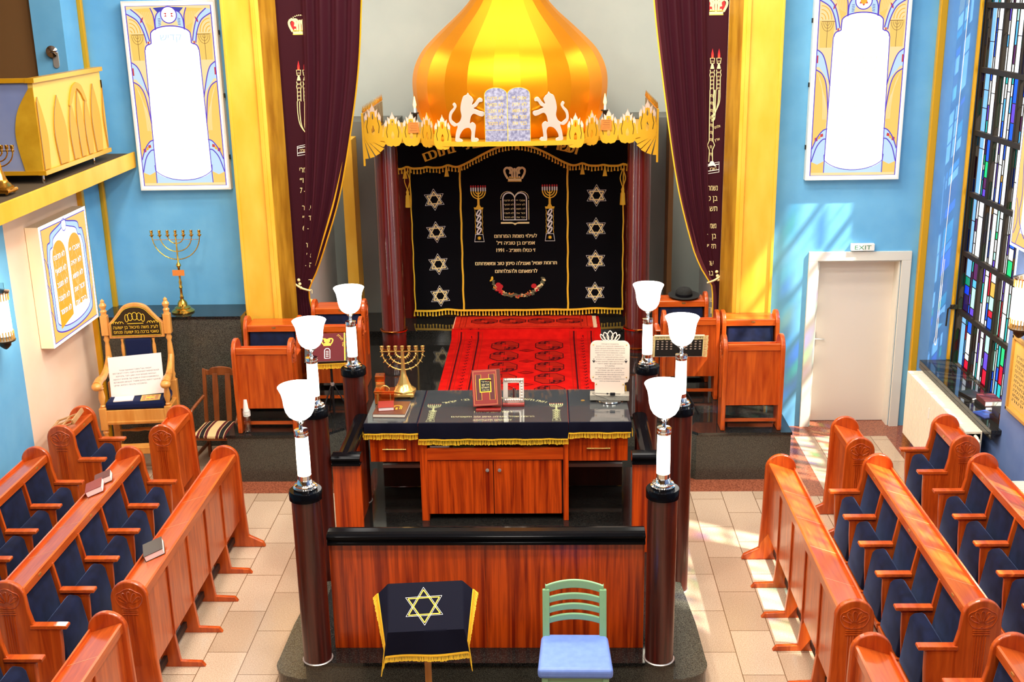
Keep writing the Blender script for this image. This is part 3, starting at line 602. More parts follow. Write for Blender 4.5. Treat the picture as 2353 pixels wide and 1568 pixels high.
for x0, x1 in ((DX0+0.03, CX0-0.005), (CX1+0.005, DX1-0.02)):
    o = MB().box(x0, x1, DY0+0.06, DY1-0.15, 0.955, 1.33).build('drawer', 'sapele_panel', t, bevel=0.003)
    xm = (x0+x1)/2
    MB().tube([(xm-0.11, DY0+0.035, 1.09), (xm+0.11, DY0+0.035, 1.09)], 0.007).tube([(xm-0.075, DY0+0.06, 1.093), (xm-0.075, DY0+0.035, 1.093)], 0.006).tube([(xm+0.075, DY0+0.06, 1.093), (xm+0.075, DY0+0.035, 1.093)], 0.006).build('drawer_handle', 'bright_brass', o, smooth=50)
    MB().box(x0, x1, DY1-0.10, DY1-0.08, 0.37, 0.96).build('rear_board', 'dark_wood', t)
    MB().box(x0, x1, DY1-0.14, DY1-0.08, 0.59, 0.625).build('lit_ledge_strip', 'steel', t)  # pale strip standing in for reflected light on a ledge edge
# cloths: flat on the desk top, turned over the front edge, with fringe and embroidery
def desk_cloth(name, label, x0, x1, drop, side):
    t = thing(name, label, 'cloth', (0, 0, 0), 0, 'cloths on the reading desk'); zt = DT+0.004; yf = DY0-0.014
    c = MB(); c.box(x0, x1, yf, DY1-0.004, DT+0.0005, zt)
    def wav(u, v):
        x = x0+(x1-x0)*u; a = 0.006*math.sin(x*17)+0.004*math.sin(x*41+1)
        return (x, yf-0.003+a*v*1.0-0.010*v*(1-v), zt-drop*v)
    c.grid(wav, 40, 8)
    if side:
        xs = x0 if side < 0 else x1
        c.grid(lambda u, v: (xs+side*(0.002+0.006*v), yf+(0.10)*u, zt-drop*0.85*v), 4, 3)
    c.build('cloth', 'midnight_velvet', t, smooth=40)
    f = MB(); fringe(f, [(x0+(x1-x0)*i/40, zt-drop+0.002) for i in range(41)], lambda u, v, h: (u, yf-0.004-h+0.006*math.sin(u*17)+0.004*math.sin(u*41+1), v), 0.052, 'gold_thread', step=0.0145, wd=0.013)
    if side:
        xs = x0 if side < 0 else x1
        fringe(f, [(yf+0.012*i, zt-drop*0.85) for i in range(9)], (lambda u, v, h: (xs-0.010-h, u, v)) if side < 0 else (lambda u, v, h: (xs+0.010+h, u, v)), 0.05, 'gold_thread', step=0.013, wd=0.012)
    f.build('fringe', None, t)
    return t
t = desk_cloth('desk_cloth', 'dark velvet cloth under the copper boxes, left wing of the reading desk', DX0-0.005, CX0-0.001, 0.105, -1)
def corner_fringe(t, xs, sg):
    f = MB(); fringe(f, [(DY1-0.13+0.012*i, DT+0.01+0.0125*i*(12-i)*0.12) for i in range(12)], lambda u, v, h: (xs-sg*(-0.004)+sg*h, u, v), 0.045, 'gold_thread', step=0.012, wd=0.012); f.build('corner_fringe', None, t)
corner_fringe(t, DX0-0.005, -1)
t = desk_cloth('desk_cloth', 'dark velvet cloth under the crowned prayer board, right wing of the reading desk', CX1+0.001, DX1+0.005, 0.105, 1)
corner_fringe(t, DX1+0.005, 1)
t = desk_cloth('desk_cloth', 'dark velvet cloth with gold Hebrew embroidery, middle of the reading desk', CX0+0.002, CX1-0.002, 0.165, 0)
def pillar_menorah(e, cx, y0, s, mp, cols=('silver_thread', 'gold_thread')):
    """embroidered twisted column carrying a seven-armed candlestick; y0 = foot, s = total height"""
    a, b = cols; P = lambda x, y: (cx+x*s, y0+y*s)
    e.line([P(-0.085, 0), P(0.085, 0), P(0.065, 0.13), P(-0.065, 0.13)], 0.012*s, mp, a, True)
    for q in range(8): e.line([P(0, 0.065), P(0.032*math.cos(q*PI/4), 0.065+0.032*math.sin(q*PI/4))], 0.012*s, mp, b)
    for q in range(4):
        y = 0.14+q*0.108
        e.line([P(0.038*math.cos(t_)*0.9+0.30*0.05*math.sin(t_), y+0.054+0.050*math.sin(t_)+0.016*math.cos(t_)) for t_ in [2*PI*i/14 for i in range(14)]], 0.024*s, mp, a, True)
        for dx in (-0.068, 0.068): e.line([P(dx, y), P(dx*0.86, y+0.05), P(dx, y+0.1)], 0.008*s, mp, b)
    e.pol([P(-0.075, 0.575), P(0.075, 0.575), P(0.085, 0.615), P(-0.085, 0.615)], mp, b)
    e.pol([P(-0.045, 0.615), P(0.045, 0.615), P(0.02, 0.66), P(0.02, 0.76), P(-0.02, 0.76), P(-0.02, 0.66)], mp, b)
    for r in (0.045, 0.085, 0.125):
        e.line([P(*p_) for p_ in arc(0, 0.90, r, 180, 360, 14, r*1.05)], 0.02*s, mp, b)
    e.line([P(0, 0.74), P(0, 0.9)], 0.022*s, mp, b)
    for x in (-0.125, -0.085, -0.045, 0, 0.045, 0.085, 0.125):
        e.rect(cx+(x-0.012)*s, cx+(x+0.012)*s, y0+0.9*s, y0+0.965*s, mp, a); e.pol([P(*p_) for p_ in ellipse(x, 0.985, 0.014, 0.022, 8)], mp, 'red_thread')
e = MB(); mp = FLAT(DT+0.0043)
for x in (-0.64, 0.54): pillar_menorah(e, x, DY0+0.03, 0.48, mp, ('pale_gold_thread', 'pale_gold_thread'))
def arc_text(e, s, cx, cy_, rad, a0, a1, size, mp, m, ry=1.0, bold=0.0):
    """words of an RTL line spread along a shallow arch, a0 (left) to a1 (right) in degrees"""
    ls = heb(s); n = len(ls)
    for i, ch in enumerate(ls):
        if ch == ' ': continue
        a = math.radians(a0+(a1-a0)*(i+0.5)/n)
        e.text(ch, cx+rad*math.cos(a), cy_+rad*ry*math.sin(a), size, mp, m, 'c', a-PI/2, None, bold)
arc_text(e, 'וזאת התורה אשר שם משה לפני בני ישראל', -0.05, DY0-0.28, 0.93, 122, 58, 0.072, mp, 'pale_gold_thread')
e.text(heb("ז' כסלו תשנ״ב - 1991"), -0.06, DY0+0.255, 0.062, mp, 'pale_gold_thread', width=0.36)
e.text(heb('תרומת שמיל ואנג׳לה סימן טוב ומשפחתם'), -0.06, DY0+0.13, 0.05, mp, 'pale_gold_thread', width=0.78)
e.text(heb('לרפואתם ולהצלחתם'), -0.06, DY0+0.04, 0.05, mp, 'pale_gold_thread', width=0.36)
e.build('embroidery', None, t)
for x0, x1, lab in ((DX0, CX0-0.014, 'sheet of clear glass over the left wing of the reading desk'), (CX0+0.004, CX1-0.004, 'sheet of clear glass over the embroidered middle of the reading desk'), (CX1+0.014, DX1, 'sheet of clear glass over the right wing, below the prayer board')):
    tag(MB().box(x0, x1, DY0-0.008, DY1-0.008, DT+0.007, DT+0.013).build('glass_sheet', 'table_glass'), lab, 'glass sheet', 'glass sheets on the reading desk')
ZG = DT+0.0135
# ---- things on the desk
def menorah(name, label, cat, loc, H, W, m, base, plates=True, vine=False):
    t = thing(name, label, cat, loc); zt = H-0.05
    b = MB()
    if base == 'round': b.lathe([(0.0, 0), (0.13, 0.0), (0.135, 0.012), (0.125, 0.022), (0.09, 0.045), (0.095, 0.055), (0.06, 0.075), (0.055, 0.11), (0.035, 0.14), (0.018, 0.155), (0.025, 0.175), (0.016, 0.2), (0.014, 0.28), (0.022, 0.30), (0.014, 0.32), (0.02, 0.36), (0.012, 0.39), (0.013, 0.46), (0.028, 0.48), (0.013, 0.5), (0.016, 0.54), (0.03, 0.56), (0.022, 0.585), (0.01, 0.6), (0.009, zt)], n=24)
    else:
        b.lathe([(0.0, 0.028), (0.15, 0.028), (0.15, 0.05), (0.14, 0.06)], n=4, M4=Matrix.Rotation(PI/4, 4, 'Z'))
        b.lathe([(0.12, 0.06), (0.12, 0.075), (0.10, 0.085), (0.085, 0.105), (0.075, 0.11), (0.06, 0.14), (0.055, 0.15), (0.04, 0.2), (0.03, 0.22), (0.025, 0.27), (0.02, 0.30), (0.016, zt)], n=8)
        for a in range(4): b.tube([(0.10*math.cos(PI/4+a*PI/2), 0.10*math.sin(PI/4+a*PI/2), 0.04), (0.115*math.cos(PI/4+a*PI/2), 0.115*math.sin(PI/4+a*PI/2), 0.013)], [0.016, 0.012], 6)
    b.build('base', m, t, smooth=40)
    for r in (W/6, W/3, W/2):
        a = MB(); zc = zt-0.01; ry = r*1.02 if base == 'round' else r*0.92
        pts = [(r*math.cos(math.radians(q)), 0, zc+ry*math.sin(math.radians(q))) for q in range(180, 361, 10)]
        a.tube(pts, 0.0065, 7)
        if vine:
            for i in range(1, 18):
                x, _, z = pts[i]; a.sphere((x, 0, z), 0.0105 if i % 2 else 0.008, n=6); 
                if i % 2: a.tube([(x, 0, z), (x*1.05+0.012*(1 if x > 0 else -1), 0.0, z-0.016)], [0.006, 0.002], 5); a.tube([(x, 0, z), (x*0.92, 0.0, z+0.018)], [0.006, 0.002], 5)
        a.build('arm', m, t, smooth=60)
    c = MB(); c.box(-W/2-0.02, W/2+0.02, -0.006, 0.006, zt-0.008, zt) if base != 'round' else c.tube([(-W/2, 0, zt-0.06), (W/2, 0, zt-0.06)], 0.003, 6)
    c.build('cross_bar', m, t)
    for i in range(7):
        x = -W/2+W*i/6
        MB().lathe([(0.005, zt-0.03), (0.026 if plates else 0.01, zt-0.005), (0.026 if plates else 0.01, zt), (0.012, zt+0.002), (0.010, zt+0.012), (0.018, zt+0.02), (0.016, zt+0.035), (0.02, zt+0.05), (0.012, zt+0.05), (0.0, zt+0.025)], (x, 0, 0), 12).build('candle_cup', m, t, smooth=40)
    return t
menorah('menorah', 'gold seven-armed candlestick with vine arms on the glass-topped reading desk', 'candlestick', (-0.96, 10.78, ZG), 0.52, 0.40, 'bright_brass', 'square', False, True)
# copper trunk and coin box
t = thing('money_box', 'copper trunk-shaped money box with curved handle, behind the brown books', 'money box', (-1.125, 10.60, ZG), 0.02)
MB().box(-0.095, 0.095, -0.055, 0.055, 0, 0.115).build('body', 'copper', t, bevel=0.006); MB().box(-0.102, 0.102, -0.062, 0.062, 0.115, 0.138).build('lid', 'copper', t, bevel=0.005)
MB().tube([(x_, 0, 0.138+0.035*math.sin(PI*(i/10))**0.6) for i, x_ in enumerate([-0.045+0.009*j for j in range(11)])], 0.006, 8).build('handle', 'bright_brass', t, smooth=60)
MB().box(-0.065, -0.058, -0.059, -0.054, 0.02, 0.13).box(0.055, 0.062, -0.059, -0.054, 0.02, 0.13).build('strap', 'bright_brass', t)
t = thing('money_box', 'narrow brass coin box with a slotted top, behind the copper trunk', 'money box', (-1.19, 10.76, ZG), 0.05)
MB().box(-0.042, 0.042, -0.05, 0.05, 0, 0.175).build('body', 'bright_brass', t, bevel=0.004); MB().box(-0.046, 0.046, -0.055, 0.055, 0.175, 0.235).build('lid', 'copper', t, bevel=0.004); MB().box(-0.004, 0.004, -0.012, 0.012, 0.2345, 0.236).build('slot', 'ink', t)
def book(label, loc, rz, w_, d_, h_, cover, pages='page_edge', rot=None, group=None, gilt=None, name='book'):
    t = thing(name, label, 'book', loc, rz, group)
    if rot is not None: t.rotation_euler = rot
    MB().box(-w_/2+0.004, w_/2-0.004, -d_/2+0.003, d_/2-0.004, 0.004, h_-0.004).build('pages', pages, t)
    c = MB(); c.box(-w_/2, w_/2, -d_/2, d_/2, 0, 0.004); c.box(-w_/2, w_/2, -d_/2, d_/2, h_-0.004, h_); c.box(-w_/2, -w_/2+0.005, -d_/2, d_/2, 0.004, h_-0.004); c.build('cover', cover, t, bevel=0.0015)
    if gilt: gilt(t, w_, d_, h_)
    return t
def gilt_arches(t, w_, d_, h_):
    e = MB(); mp = FLAT(h_+0.0004)
    for r in (0.03, 0.045): e.line([(0.05-r, -0.04)]+arc(0.05, 0.02, r, 180, 0, 12)+[(0.05+r, -0.04)], 0.005, mp, 'gold_thread')
    for i in range(4): e.rect(0.04, 0.06, -0.05+i*0.014, -0.044+i*0.014, mp, 'gold_thread')
    e.build('gilt_stamp', None, t)
book('large brown leather book with gilt arch on its cover, lying under the small red book', (-1.03, 10.36, ZG), -0.04, 0.31, 0.36, 0.035, 'brown_leather', 'page_edge', gilt=gilt_arches)
book('small red book with white page edges, lying on the large brown leather book', (-1.085, 10.36, ZG+0.0355), 0.14, 0.15, 0.19, 0.035, 'red_leather', 'white_paper')
# prayer book on a slanted stand, silver picture frame beside it
t = thing('prayer_book', 'upright red and gold prayer book leaning in the middle of the reading desk', 'book', (-0.115, 10.36, ZG))
T = Matrix.Translation((0, 0, 0.045)) @ Matrix.Rotation(math.radians(-22), 4, 'X') @ Matrix.Rotation(math.radians(-3), 4, 'Y')
def tb(mb, *a): return mb.box(*a, None, T)
tb(MB(), -0.128, 0.132, -0.002, 0.052, 0.004, 0.342).build('pages', 'page_edge', t)
c = MB(); tb(c, -0.135, 0.135, -0.008, -0.002, 0, 0.348); tb(c, -0.135, 0.135, 0.052, 0.058, 0, 0.348); tb(c, 0.132, 0.138, -0.008, 0.058, 0, 0.348); c.build('cover', 'red_leather', t, bevel=0.002)
e = MB(); mp = place(lambda u, v, h: (u, -0.0085-h, v), T)
e.rect(-0.125, 0.10, 0.012, 0.336, mp, 'tan_leather'); e.rect(-0.118, 0.094, 0.018, 0.330, mp, 'red_leather')
e.rect(-0.098, -0.05, 0.06, 0.30, mp, 'maroon_cover'); e.rect(0.03, 0.078, 0.06, 0.30, mp, 'maroon_cover')
for q in ((-0.1, -0.048), (0.028, 0.08)): e.line([(q[0], 0.058), (q[1], 0.058), (q[1], 0.302), (q[0], 0.302)], 0.003, mp, 'gold_thread', True)
e.rect(-0.066, 0.046, 0.13, 0.262, mp, 'gold_thread'); e.rect(-0.056, 0.036, 0.14, 0.252, mp, 'black_leather')
for s_, v, sz in (('סדור', 0.226, 0.018), ('אהל יעקב', 0.195, 0.028), ('השלם', 0.168, 0.026), ('נוסח ספרד', 0.147, 0.016)): e.text(heb(s_), -0.01, v, sz, mp, 'pale_gold_thread', width=0.07)
e.rect(0.105, 0.134, 0.004, 0.344, mp, 'brown_leather')
e.build('cover_stamp', None, t)
MB().box(-0.11, 0.13, -0.04, 0.10, 0.0, 0.022).build('book_rest', 'red_leather', t, bevel=0.003)
MB().box(-0.02, 0.04, 0.08, 0.10, 0.02, 0.28).build('prop', 'maroon_cover', t)
t = thing('picture_frame', 'silver ornamented open frame on a wooden foot, beside the upright prayer book', 'frame', (0.13, 10.50, ZG))
T = Matrix.Translation((0, 0, 0.028)) @ Matrix.Rotation(math.radians(-20), 4, 'X')
f = MB()
f.box(-0.10, -0.055, 0, 0.012, 0, 0.235, None, T); f.box(0.055, 0.10, 0, 0.012, 0, 0.22, None, T); f.box(-0.1, 0.1, 0, 0.012, 0, 0.045, None, T); f.box(-0.1, 0.1, 0, 0.012, 0.19, 0.235, None, T)
for i in range(16): f.sphere(T @ Vector((-0.078+0.156*(i % 8)/7, -0.002, 0.022 if i < 8 else 0.215)), 0.012, n=8)
for i in range(6): f.sphere(T @ Vector((0.078, -0.002, 0.05+0.028*i)), 0.011, n=8)
f.build('silver_frame', 'silver_leaf', t, smooth=40)
MB().box(-0.105, 0.105, -0.045, 0.05, 0, 0.026).build('wooden_foot', 'red_leather', t, bevel=0.004)
MB().box(-0.02, 0.02, 0.02, 0.09, 0.0, 0.03).tube([(0, 0.045, 0.16), (0, 0.085, 0.01)], 0.008).build('prop', 'maroon_cover', t)
# crowned prayer board on its stone foot
t = thing('prayer_board', 'cream memorial prayer board with lotus crown standing on a grey stone foot', 'prayer board', (1.06, 10.63, ZG), -0.06)
MB().lathe([(0.0, 0.0), (0.125, 0.0), (0.13, 0.008), (0.125, 0.016), (0.0, 0.016)], n=32).build('turntable', 'chrome', t, smooth=40)
MB().box(-0.19, 0.19, -0.065, 0.065, 0.016, 0.07).build('stone_foot', 'grey_stone', t, bevel=0.004)
A = Matrix.Translation((0, 0, 0.06)) @ Matrix.Rotation(math.radians(-6), 4, 'X')
o_ = [(-0.145, 0), (0.145, 0), (0.145, 0.115), (0.175, 0.125)]+arc(0.145, 0.17, 0.045, -40, 0, 5)+arc(0.13, 0.47, 0.06, 0, 90, 8)+arc(-0.13, 0.47, 0.06, 90, 180, 8)+arc(-0.145, 0.17, 0.045, 180, 220, 5)+[(-0.175, 0.125), (-0.145, 0.115)]
bd = MB().prism(o_, -0.006, 0.006, place(lambda u, v, h: (u, -h, v), A)).build('board', 'cream_board', t, bevel=0.002)
e = MB(); mp = place(lambda u, v, h: (u, -0.0065-h, v), A)
KAD = ['ПРОЦЕСС ПОЖЕРТВ', 'БАРХУ ЭТ-АДОНАЙ АМЕВОРАХ', 'БАРУХ АДОНАЙ АМЕВОРАХ ЛЕОЛАМ ВАЭД', 'БАРУХ АТА АДОНАЙ ЭЛОЭЙНУ МЕЛЕХ АОЛАМ', 'АШЕР БАХАР БАНУ МИКОЛЬ ААМИМ', 'ВЕНАТАН ЛАНУ ЭТ ТОРАТО', 'БАРУХ АТА АДОНАЙ НОТЕН АТОРА', 'БАРУХ АТА АДОНАЙ ЭЛОЭЙНУ', 'МЕЛЕХ АОЛАМ АШЕР НАТАН ЛАНУ', 'ТОРАТ ЭМЕТ ВЕХАЕЙ ОЛАМ', 'КАДИШ', 'ИТГАДАЛЬ ВЕИТКАДАШ ШМЕ РАБА', 'БЕАЛЬМА ДИ ВРА ХИРУТЕ', 'ВЕЯМЛИХ МАЛХУТЕ БЕХАЕЙХОН', 'УВЕЙОМЕЙХОН УВЕХАЕЙ ДЕХОЛЬ БЕЙТ', 'ЙЕЭ ШМЕ РАБА МЕВАРАХ', 'ЙИТБАРАХ ВЕЙИШТАБАХ ВЕЙИТПААР', 'ОСЕ ШАЛОМ БИМРОМАВ']
for i, s_ in enumerate(KAD): e.text(s_, 0.0, 0.492-i*0.0215, 0.013, mp, 'ink', width=0.09 if s_ == 'КАДИШ' else min(0.285, 0.011*len(s_)))
for sx in (-0.155, 0.155): e.pol([(sx-0.016, 0.335), (sx+0.016, 0.335), (sx, 0.308)], mp, 'ink'); e.pol([(sx-0.005+p_[0], 0.347+p_[1]) for p_ in ellipse(0.005, 0, 0.005)], mp, 'ink')
e.build('lettering', None, bd)
st = MB()
for x, z in ((-0.16, 0.49), (0.16, 0.49), (-0.16, 0.17), (0.16, 0.17), (-0.13, 0.10), (0.13, 0.10)): st.sphere(A @ Vector((x, -0.008, z)), 0.007, n=10)
st.build('stud', 'bright_brass', t, smooth=60)
cr = MB(); Q = lambda p_: A @ Vector((p_[0], 0, p_[1]))
def petal(x, z0, wd, hh, lean): return [Q(p_) for p_ in spline([(x, z0), (x-wd+lean*0.4, z0+hh*0.45), (x+lean, z0+hh), (x+wd+lean*0.4, z0+hh*0.45)], 5, True)]
for x, wd, hh, ln in ((0, 0.03, 0.095, 0), (-0.03, 0.025, 0.08, -0.022), (0.03, 0.025, 0.08, 0.022), (-0.055, 0.018, 0.06, -0.035), (0.055, 0.018, 0.06, 0.035)): cr.tube(petal(x, 0.53, wd, hh, ln), 0.005, 6, closed=True)
cr.build('crown', 'cream_board', t, smooth=60)
t = thing('cable_plug', 'small black cable plug hanging across the foot of the prayer board', 'plug', (1.06, 10.56, ZG), -0.06)
MB().box(-0.0, 0.05, -0.018, -0.005, 0.075, 0.105).box(-0.035, -0.015, -0.014, -0.004, 0.085, 0.10).build('plug', 'black_metal', t, bevel=0.004)
MB().tube(spline([(-0.17, -0.004, 0.095), (-0.08, -0.012, 0.095), (0.0, -0.010, 0.092), (0.10, -0.008, 0.09)], 5), 0.003, 6).tube(spline([(-0.17, -0.004, 0.09), (-0.12, -0.009, 0.07), (-0.05, -0.012, 0.045), (-0.02, -0.012, 0.03)], 5), 0.002, 6).build('cable', 'black_metal', t)
tag(MB().lathe([(0.0, 0), (0.02, 0), (0.02, 0.003), (0.0, 0.003)], (0.80, 10.62, ZG), 18).build('brass_disc', 'bright_brass'), 'small round brass disc lying on the glass left of the prayer board', 'disc')
# books on the shelf under the middle cloth
book('thick white-edged book in the open shelf of the reading desk, at its left end', (-0.565, 10.245, 1.0405), 0.0, 0.19, 0.24, 0.075, 'dark_leather', 'white_paper', group='books in the desk shelf')
book('low green-grey booklet beside the white-edged book in the desk shelf', (-0.345, 10.24, 1.0405), 0.05, 0.2, 0.22, 0.05, 'green_thread', 'page_edge', group='books in the desk shelf')
book('thin brown book in the middle of the open desk shelf', (0.0, 10.24, 1.0405), -0.1, 0.2, 0.24, 0.035, 'brown_leather', 'page_edge', group='books in the desk shelf')
book('flat tan book at the right end of the open desk shelf', (0.34, 10.24, 1.0405), 0.12, 0.22, 0.24, 0.04, 'tan_leather', 'page_edge', group='books in the desk shelf')
# ---- in front of the bimah: covered lectern and mint chair
sbox('floor_podium', -1.0, 1.2, 6.3, 7.36, 0.0, 0.34, 'speckled_granite', 0.004)
t = thing('music_lectern', 'small lectern on one wooden pole, draped in the black cloth with the gold star', 'lectern', (-0.385, 7.03, 0.0))
LM = Matrix.Translation((0, 0.0, 1.172)) @ Matrix.Rotation(0.09, 4, 'Z') @ Matrix.Rotation(math.radians(32), 4, 'X')
MB().box(-0.25, 0.25, -0.165, 0.19, -0.02, 0.0, None, LM).build('board', 'beech_gold', t, bevel=0.004)
MB().box(-0.022, 0.022, -0.02, 0.02, 0.34, 1.13).build('pole', 'beech_gold', t, bevel=0.003)
MB().box(-0.25, 0.25, -0.025, 0.025, 0.34, 0.39).box(-0.025, 0.025, -0.25, 0.25, 0.34, 0.39).build('cross_foot', 'beech_gold', t, bevel=0.006)
t2 = thing('star_cloth', 'black velvet cloth with gold star and yellow fringe hanging over the lectern', 'cloth', (-0.385, 7.03, 0.0))
def drape(u, v):
    """u -0.39..0.39 across, v -0.5..0.24 along the board (negative hangs in front)"""
    bu, bv0, bv1 = 0.258, -0.175, 0.197
    x = max(-bu, min(bu, u)); y = max(bv0, min(bv1, v)); p = LM @ Vector((x, y, 0.006)); over = abs(u)-bu; fr = bv0-v; bk = v-bv1
    r = Matrix.Rotation(0.09, 3, 'Z'); ax = r @ Vector((1, 0, 0)); ay = r @ Vector((0, 1, 0)); s_ = 1 if u > 0 else -1
    k_ = max(0.0, min(1.0, (v-bv0)/(bv1-bv0)))
    if over > 0: p = p+ax*s_*over*(0.18+0.55*k_)-Vector((0, 0, over*(0.95-0.2*k_)))
    if fr > 0: p = p-ay*(fr*0.10+0.018*fr/0.3*math.sin(u*15+0.6))-Vector((0, 0, fr*0.97))+ax*(s_*min(1, abs(u)/0.26)*fr*0.14)
    if bk > 0: p = p+ay*bk*0.2-Vector((0, 0, bk*0.95))
    return p
def dm(u, v, h):
    e_ = 0.004; a = drape(u, v); n = (drape(u+e_, v)-drape(u-e_, v)).cross(drape(u, v+e_)-drape(u, v-e_))
    n = n.normalized() if n.length > 1e-12 else Vector((0, 0, 1)); q = a+n*(h+0.0015); return (q.x, q.y, q.z)
o = MB().grid(lambda i, j: tuple(drape(-0.36+0.72*i, -0.355+0.60*j)), 60, 60).build('cloth', 'midnight_velvet', t2, smooth=50)
e = MB(); star(e, -0.01, 0.01, 0.125, 0.0075, dm, 'gold_thread', 0.02, 'silver_thread'); e.build('star_embroidery', None, t2)
f = MB()
fringe(f, [(-0.36+0.72*i/60, -0.355) for i in range(61)], dm, 0.042, 'gold_thread', step=0.0075, wd=0.0085, band=0.016)
for sg in (-1, 1):
    fringe(f, [(-0.355+0.60*i/50, -0.36) for i in range(51)], (lambda q: lambda u, v, h: dm(q*(0.36+(-0.36-v)), u, h))(sg), 0.042, 'gold_thread', step=0.0075, wd=0.0085, band=0.016)
f.build('fringe', None, t2)
t = thing('chair', 'mint green slat-back chair with periwinkle blue seat in front of the bimah', 'chair', (0.635, 7.02, 0.0), -0.01)
ZS = 0.80
for sx in (-1, 1):
    MB().box(-0.022, 0.022, -0.018, 0.018, 0.34, 0.77, None, Matrix.Translation((sx*0.205, -0.20, 0.0))).build('leg', 'mint_lacquer', t, bevel=0.005)
    q = MB(); q.prism([(0.19, 0.34), (0.225, 0.34), (0.225, ZS), (0.29, 1.165), (0.25, 1.175), (0.18, ZS)], sx*0.2-0.025, sx*0.2+0.025, lambda u, v, h: (h, u, v)); q.build('leg', 'mint_lacquer', t, bevel=0.006)
def slat(z0, z1, y, bow, dy=0.022):
    m = MB(); n = 16; pts = []
    vs = []; fs = []
    for i in range(n+1):
        u = -0.205+0.41*i/n; k_ = 1-(u/0.205)**2
        yy = y+0.035*k_; zz = bow*k_
        vs += [(u, yy-dy/2, z0+zz), (u, yy+dy/2, z0+zz), (u, yy+dy/2, z1+zz), (u, yy-dy/2, z1+zz)]
    for i in range(n):
        for a, b in ((0, 1), (1, 2), (2, 3), (3, 0)): fs.append((i*4+a, i*4+b, i*4+4+b, i*4+4+a))
    fs += [(0, 1, 2, 3), (n*4+3, n*4+2, n*4+1, n*4)]
    return m.add(vs, fs)
slat(1.135, 1.20, 0.27, 0.028).build('top_rail', 'mint_lacquer', t, bevel=0.008)
for z in (1.062, 0.99, 0.918): slat(z, z+0.048, 0.20+(z-ZS)*0.2, 0.022).build('back_slat', 'mint_lacquer', t, bevel=0.006)
s_ = MB().prism([(-0.255, -0.235), (0.255, -0.235), (0.235, 0.20), (0.20, 0.225), (-0.20, 0.225), (-0.235, 0.20)], ZS-0.035, ZS+0.045, lambda u, v, h: (u, v, h)).build('seat', 'periwinkle_vinyl', t, bevel=0.028, seg=4)
MB().box(-0.205, 0.205, -0.205, -0.18, ZS-0.10, ZS-0.03).box(-0.205, 0.205, 0.19, 0.21, ZS-0.10, ZS-0.03).build('seat_rail', 'mint_lacquer', t, bevel=0.004)
# ------------------------------------------------------------------ the ark
def holes_prism(mb, outer, holes, d0, d1, mp, m):
    """plate with cut-outs: cap faces from a filled outline, walls along every loop"""
    import bmesh
    bm = bmesh.new(); loops = []
    for lp_ in [outer]+holes:
        vs = [bm.verts.new((u, v, 0)) for u, v in lp_]; loops.append(len(vs))
        for i in range(len(vs)): bm.edges.new((vs[i], vs[(i+1) % len(vs)]))
    bm.verts.index_update(); bmesh.ops.triangle_fill(bm, edges=bm.edges[:], use_beauty=True)
    V = [(v.co.x, v.co.y) for v in bm.verts]; F = [tuple(v.index for v in f.verts) for f in bm.faces]; n = len(V); bm.free()
    vs = [mp(u, v, d0) for u, v in V]+[mp(u, v, d1) for u, v in V]; fs = F+[tuple(i+n for i in f[::-1]) for f in F]; o = 0
    for L in loops:
        for i in range(L): a, b = o+i, o+(i+1) % L; fs.append((a, b, n+b, n+a))
        o += L
    return mb.add(vs, fs, m)
ark = thing('holy_ark', 'torah ark with two red-brown columns under a golden onion dome and flame crown', 'ark', (0, 0, 0))
for x in (-1.605, 1.655):
    c = MB().lathe([(0.175, PL), (0.175, PL+0.05), (0.165, PL+0.06), (0.165, PL+0.30), (0.155, PL+0.32), (0.152, 3.40)], (x, 14.92, 0), 40).build('column', 'mahogany_column', ark, smooth=40)
    for z in (PL+0.055, PL+0.31): MB().lathe([(0.176, z-0.014), (0.186, z-0.008), (0.186, z+0.008), (0.176, z+0.014)], (x, 14.92, 0), 40).build('ring', 'copper', c, smooth=30)
# carcass behind the curtain
MB().box(-1.70, 1.72, 16.24, 16.50, 0.665, 3.42).build('cabinet_body', 'dark_wood', ark)
MB().box(-1.62, -1.45, 16.20, 16.239, 0.665, 3.40).build('side_board', 'mahogany_column', ark); MB().box(1.55, 1.66, 16.20, 16.239, 0.665, 3.40).build('side_board', 'mahogany_column', ark)
# canopy with bowed centre
cen = [(-0.90, 14.28)]+[(0.90*math.sin(math.radians(a)), 14.28-0.14*math.cos(math.radians(a))/1.0+0.0) for a in range(-80, 81, 10)]+[(0.92, 14.28)]
cp_ = [(-1.80, 16.5), (-1.83, 14.60), (-1.12, 14.60)]+cen+[(1.14, 14.60), (1.85, 14.60), (1.82, 16.5)]
MB().prism(cp_, 3.40, 3.455, lambda u, v, h: (u, v, h)).build('canopy', 'gold_leaf', ark)
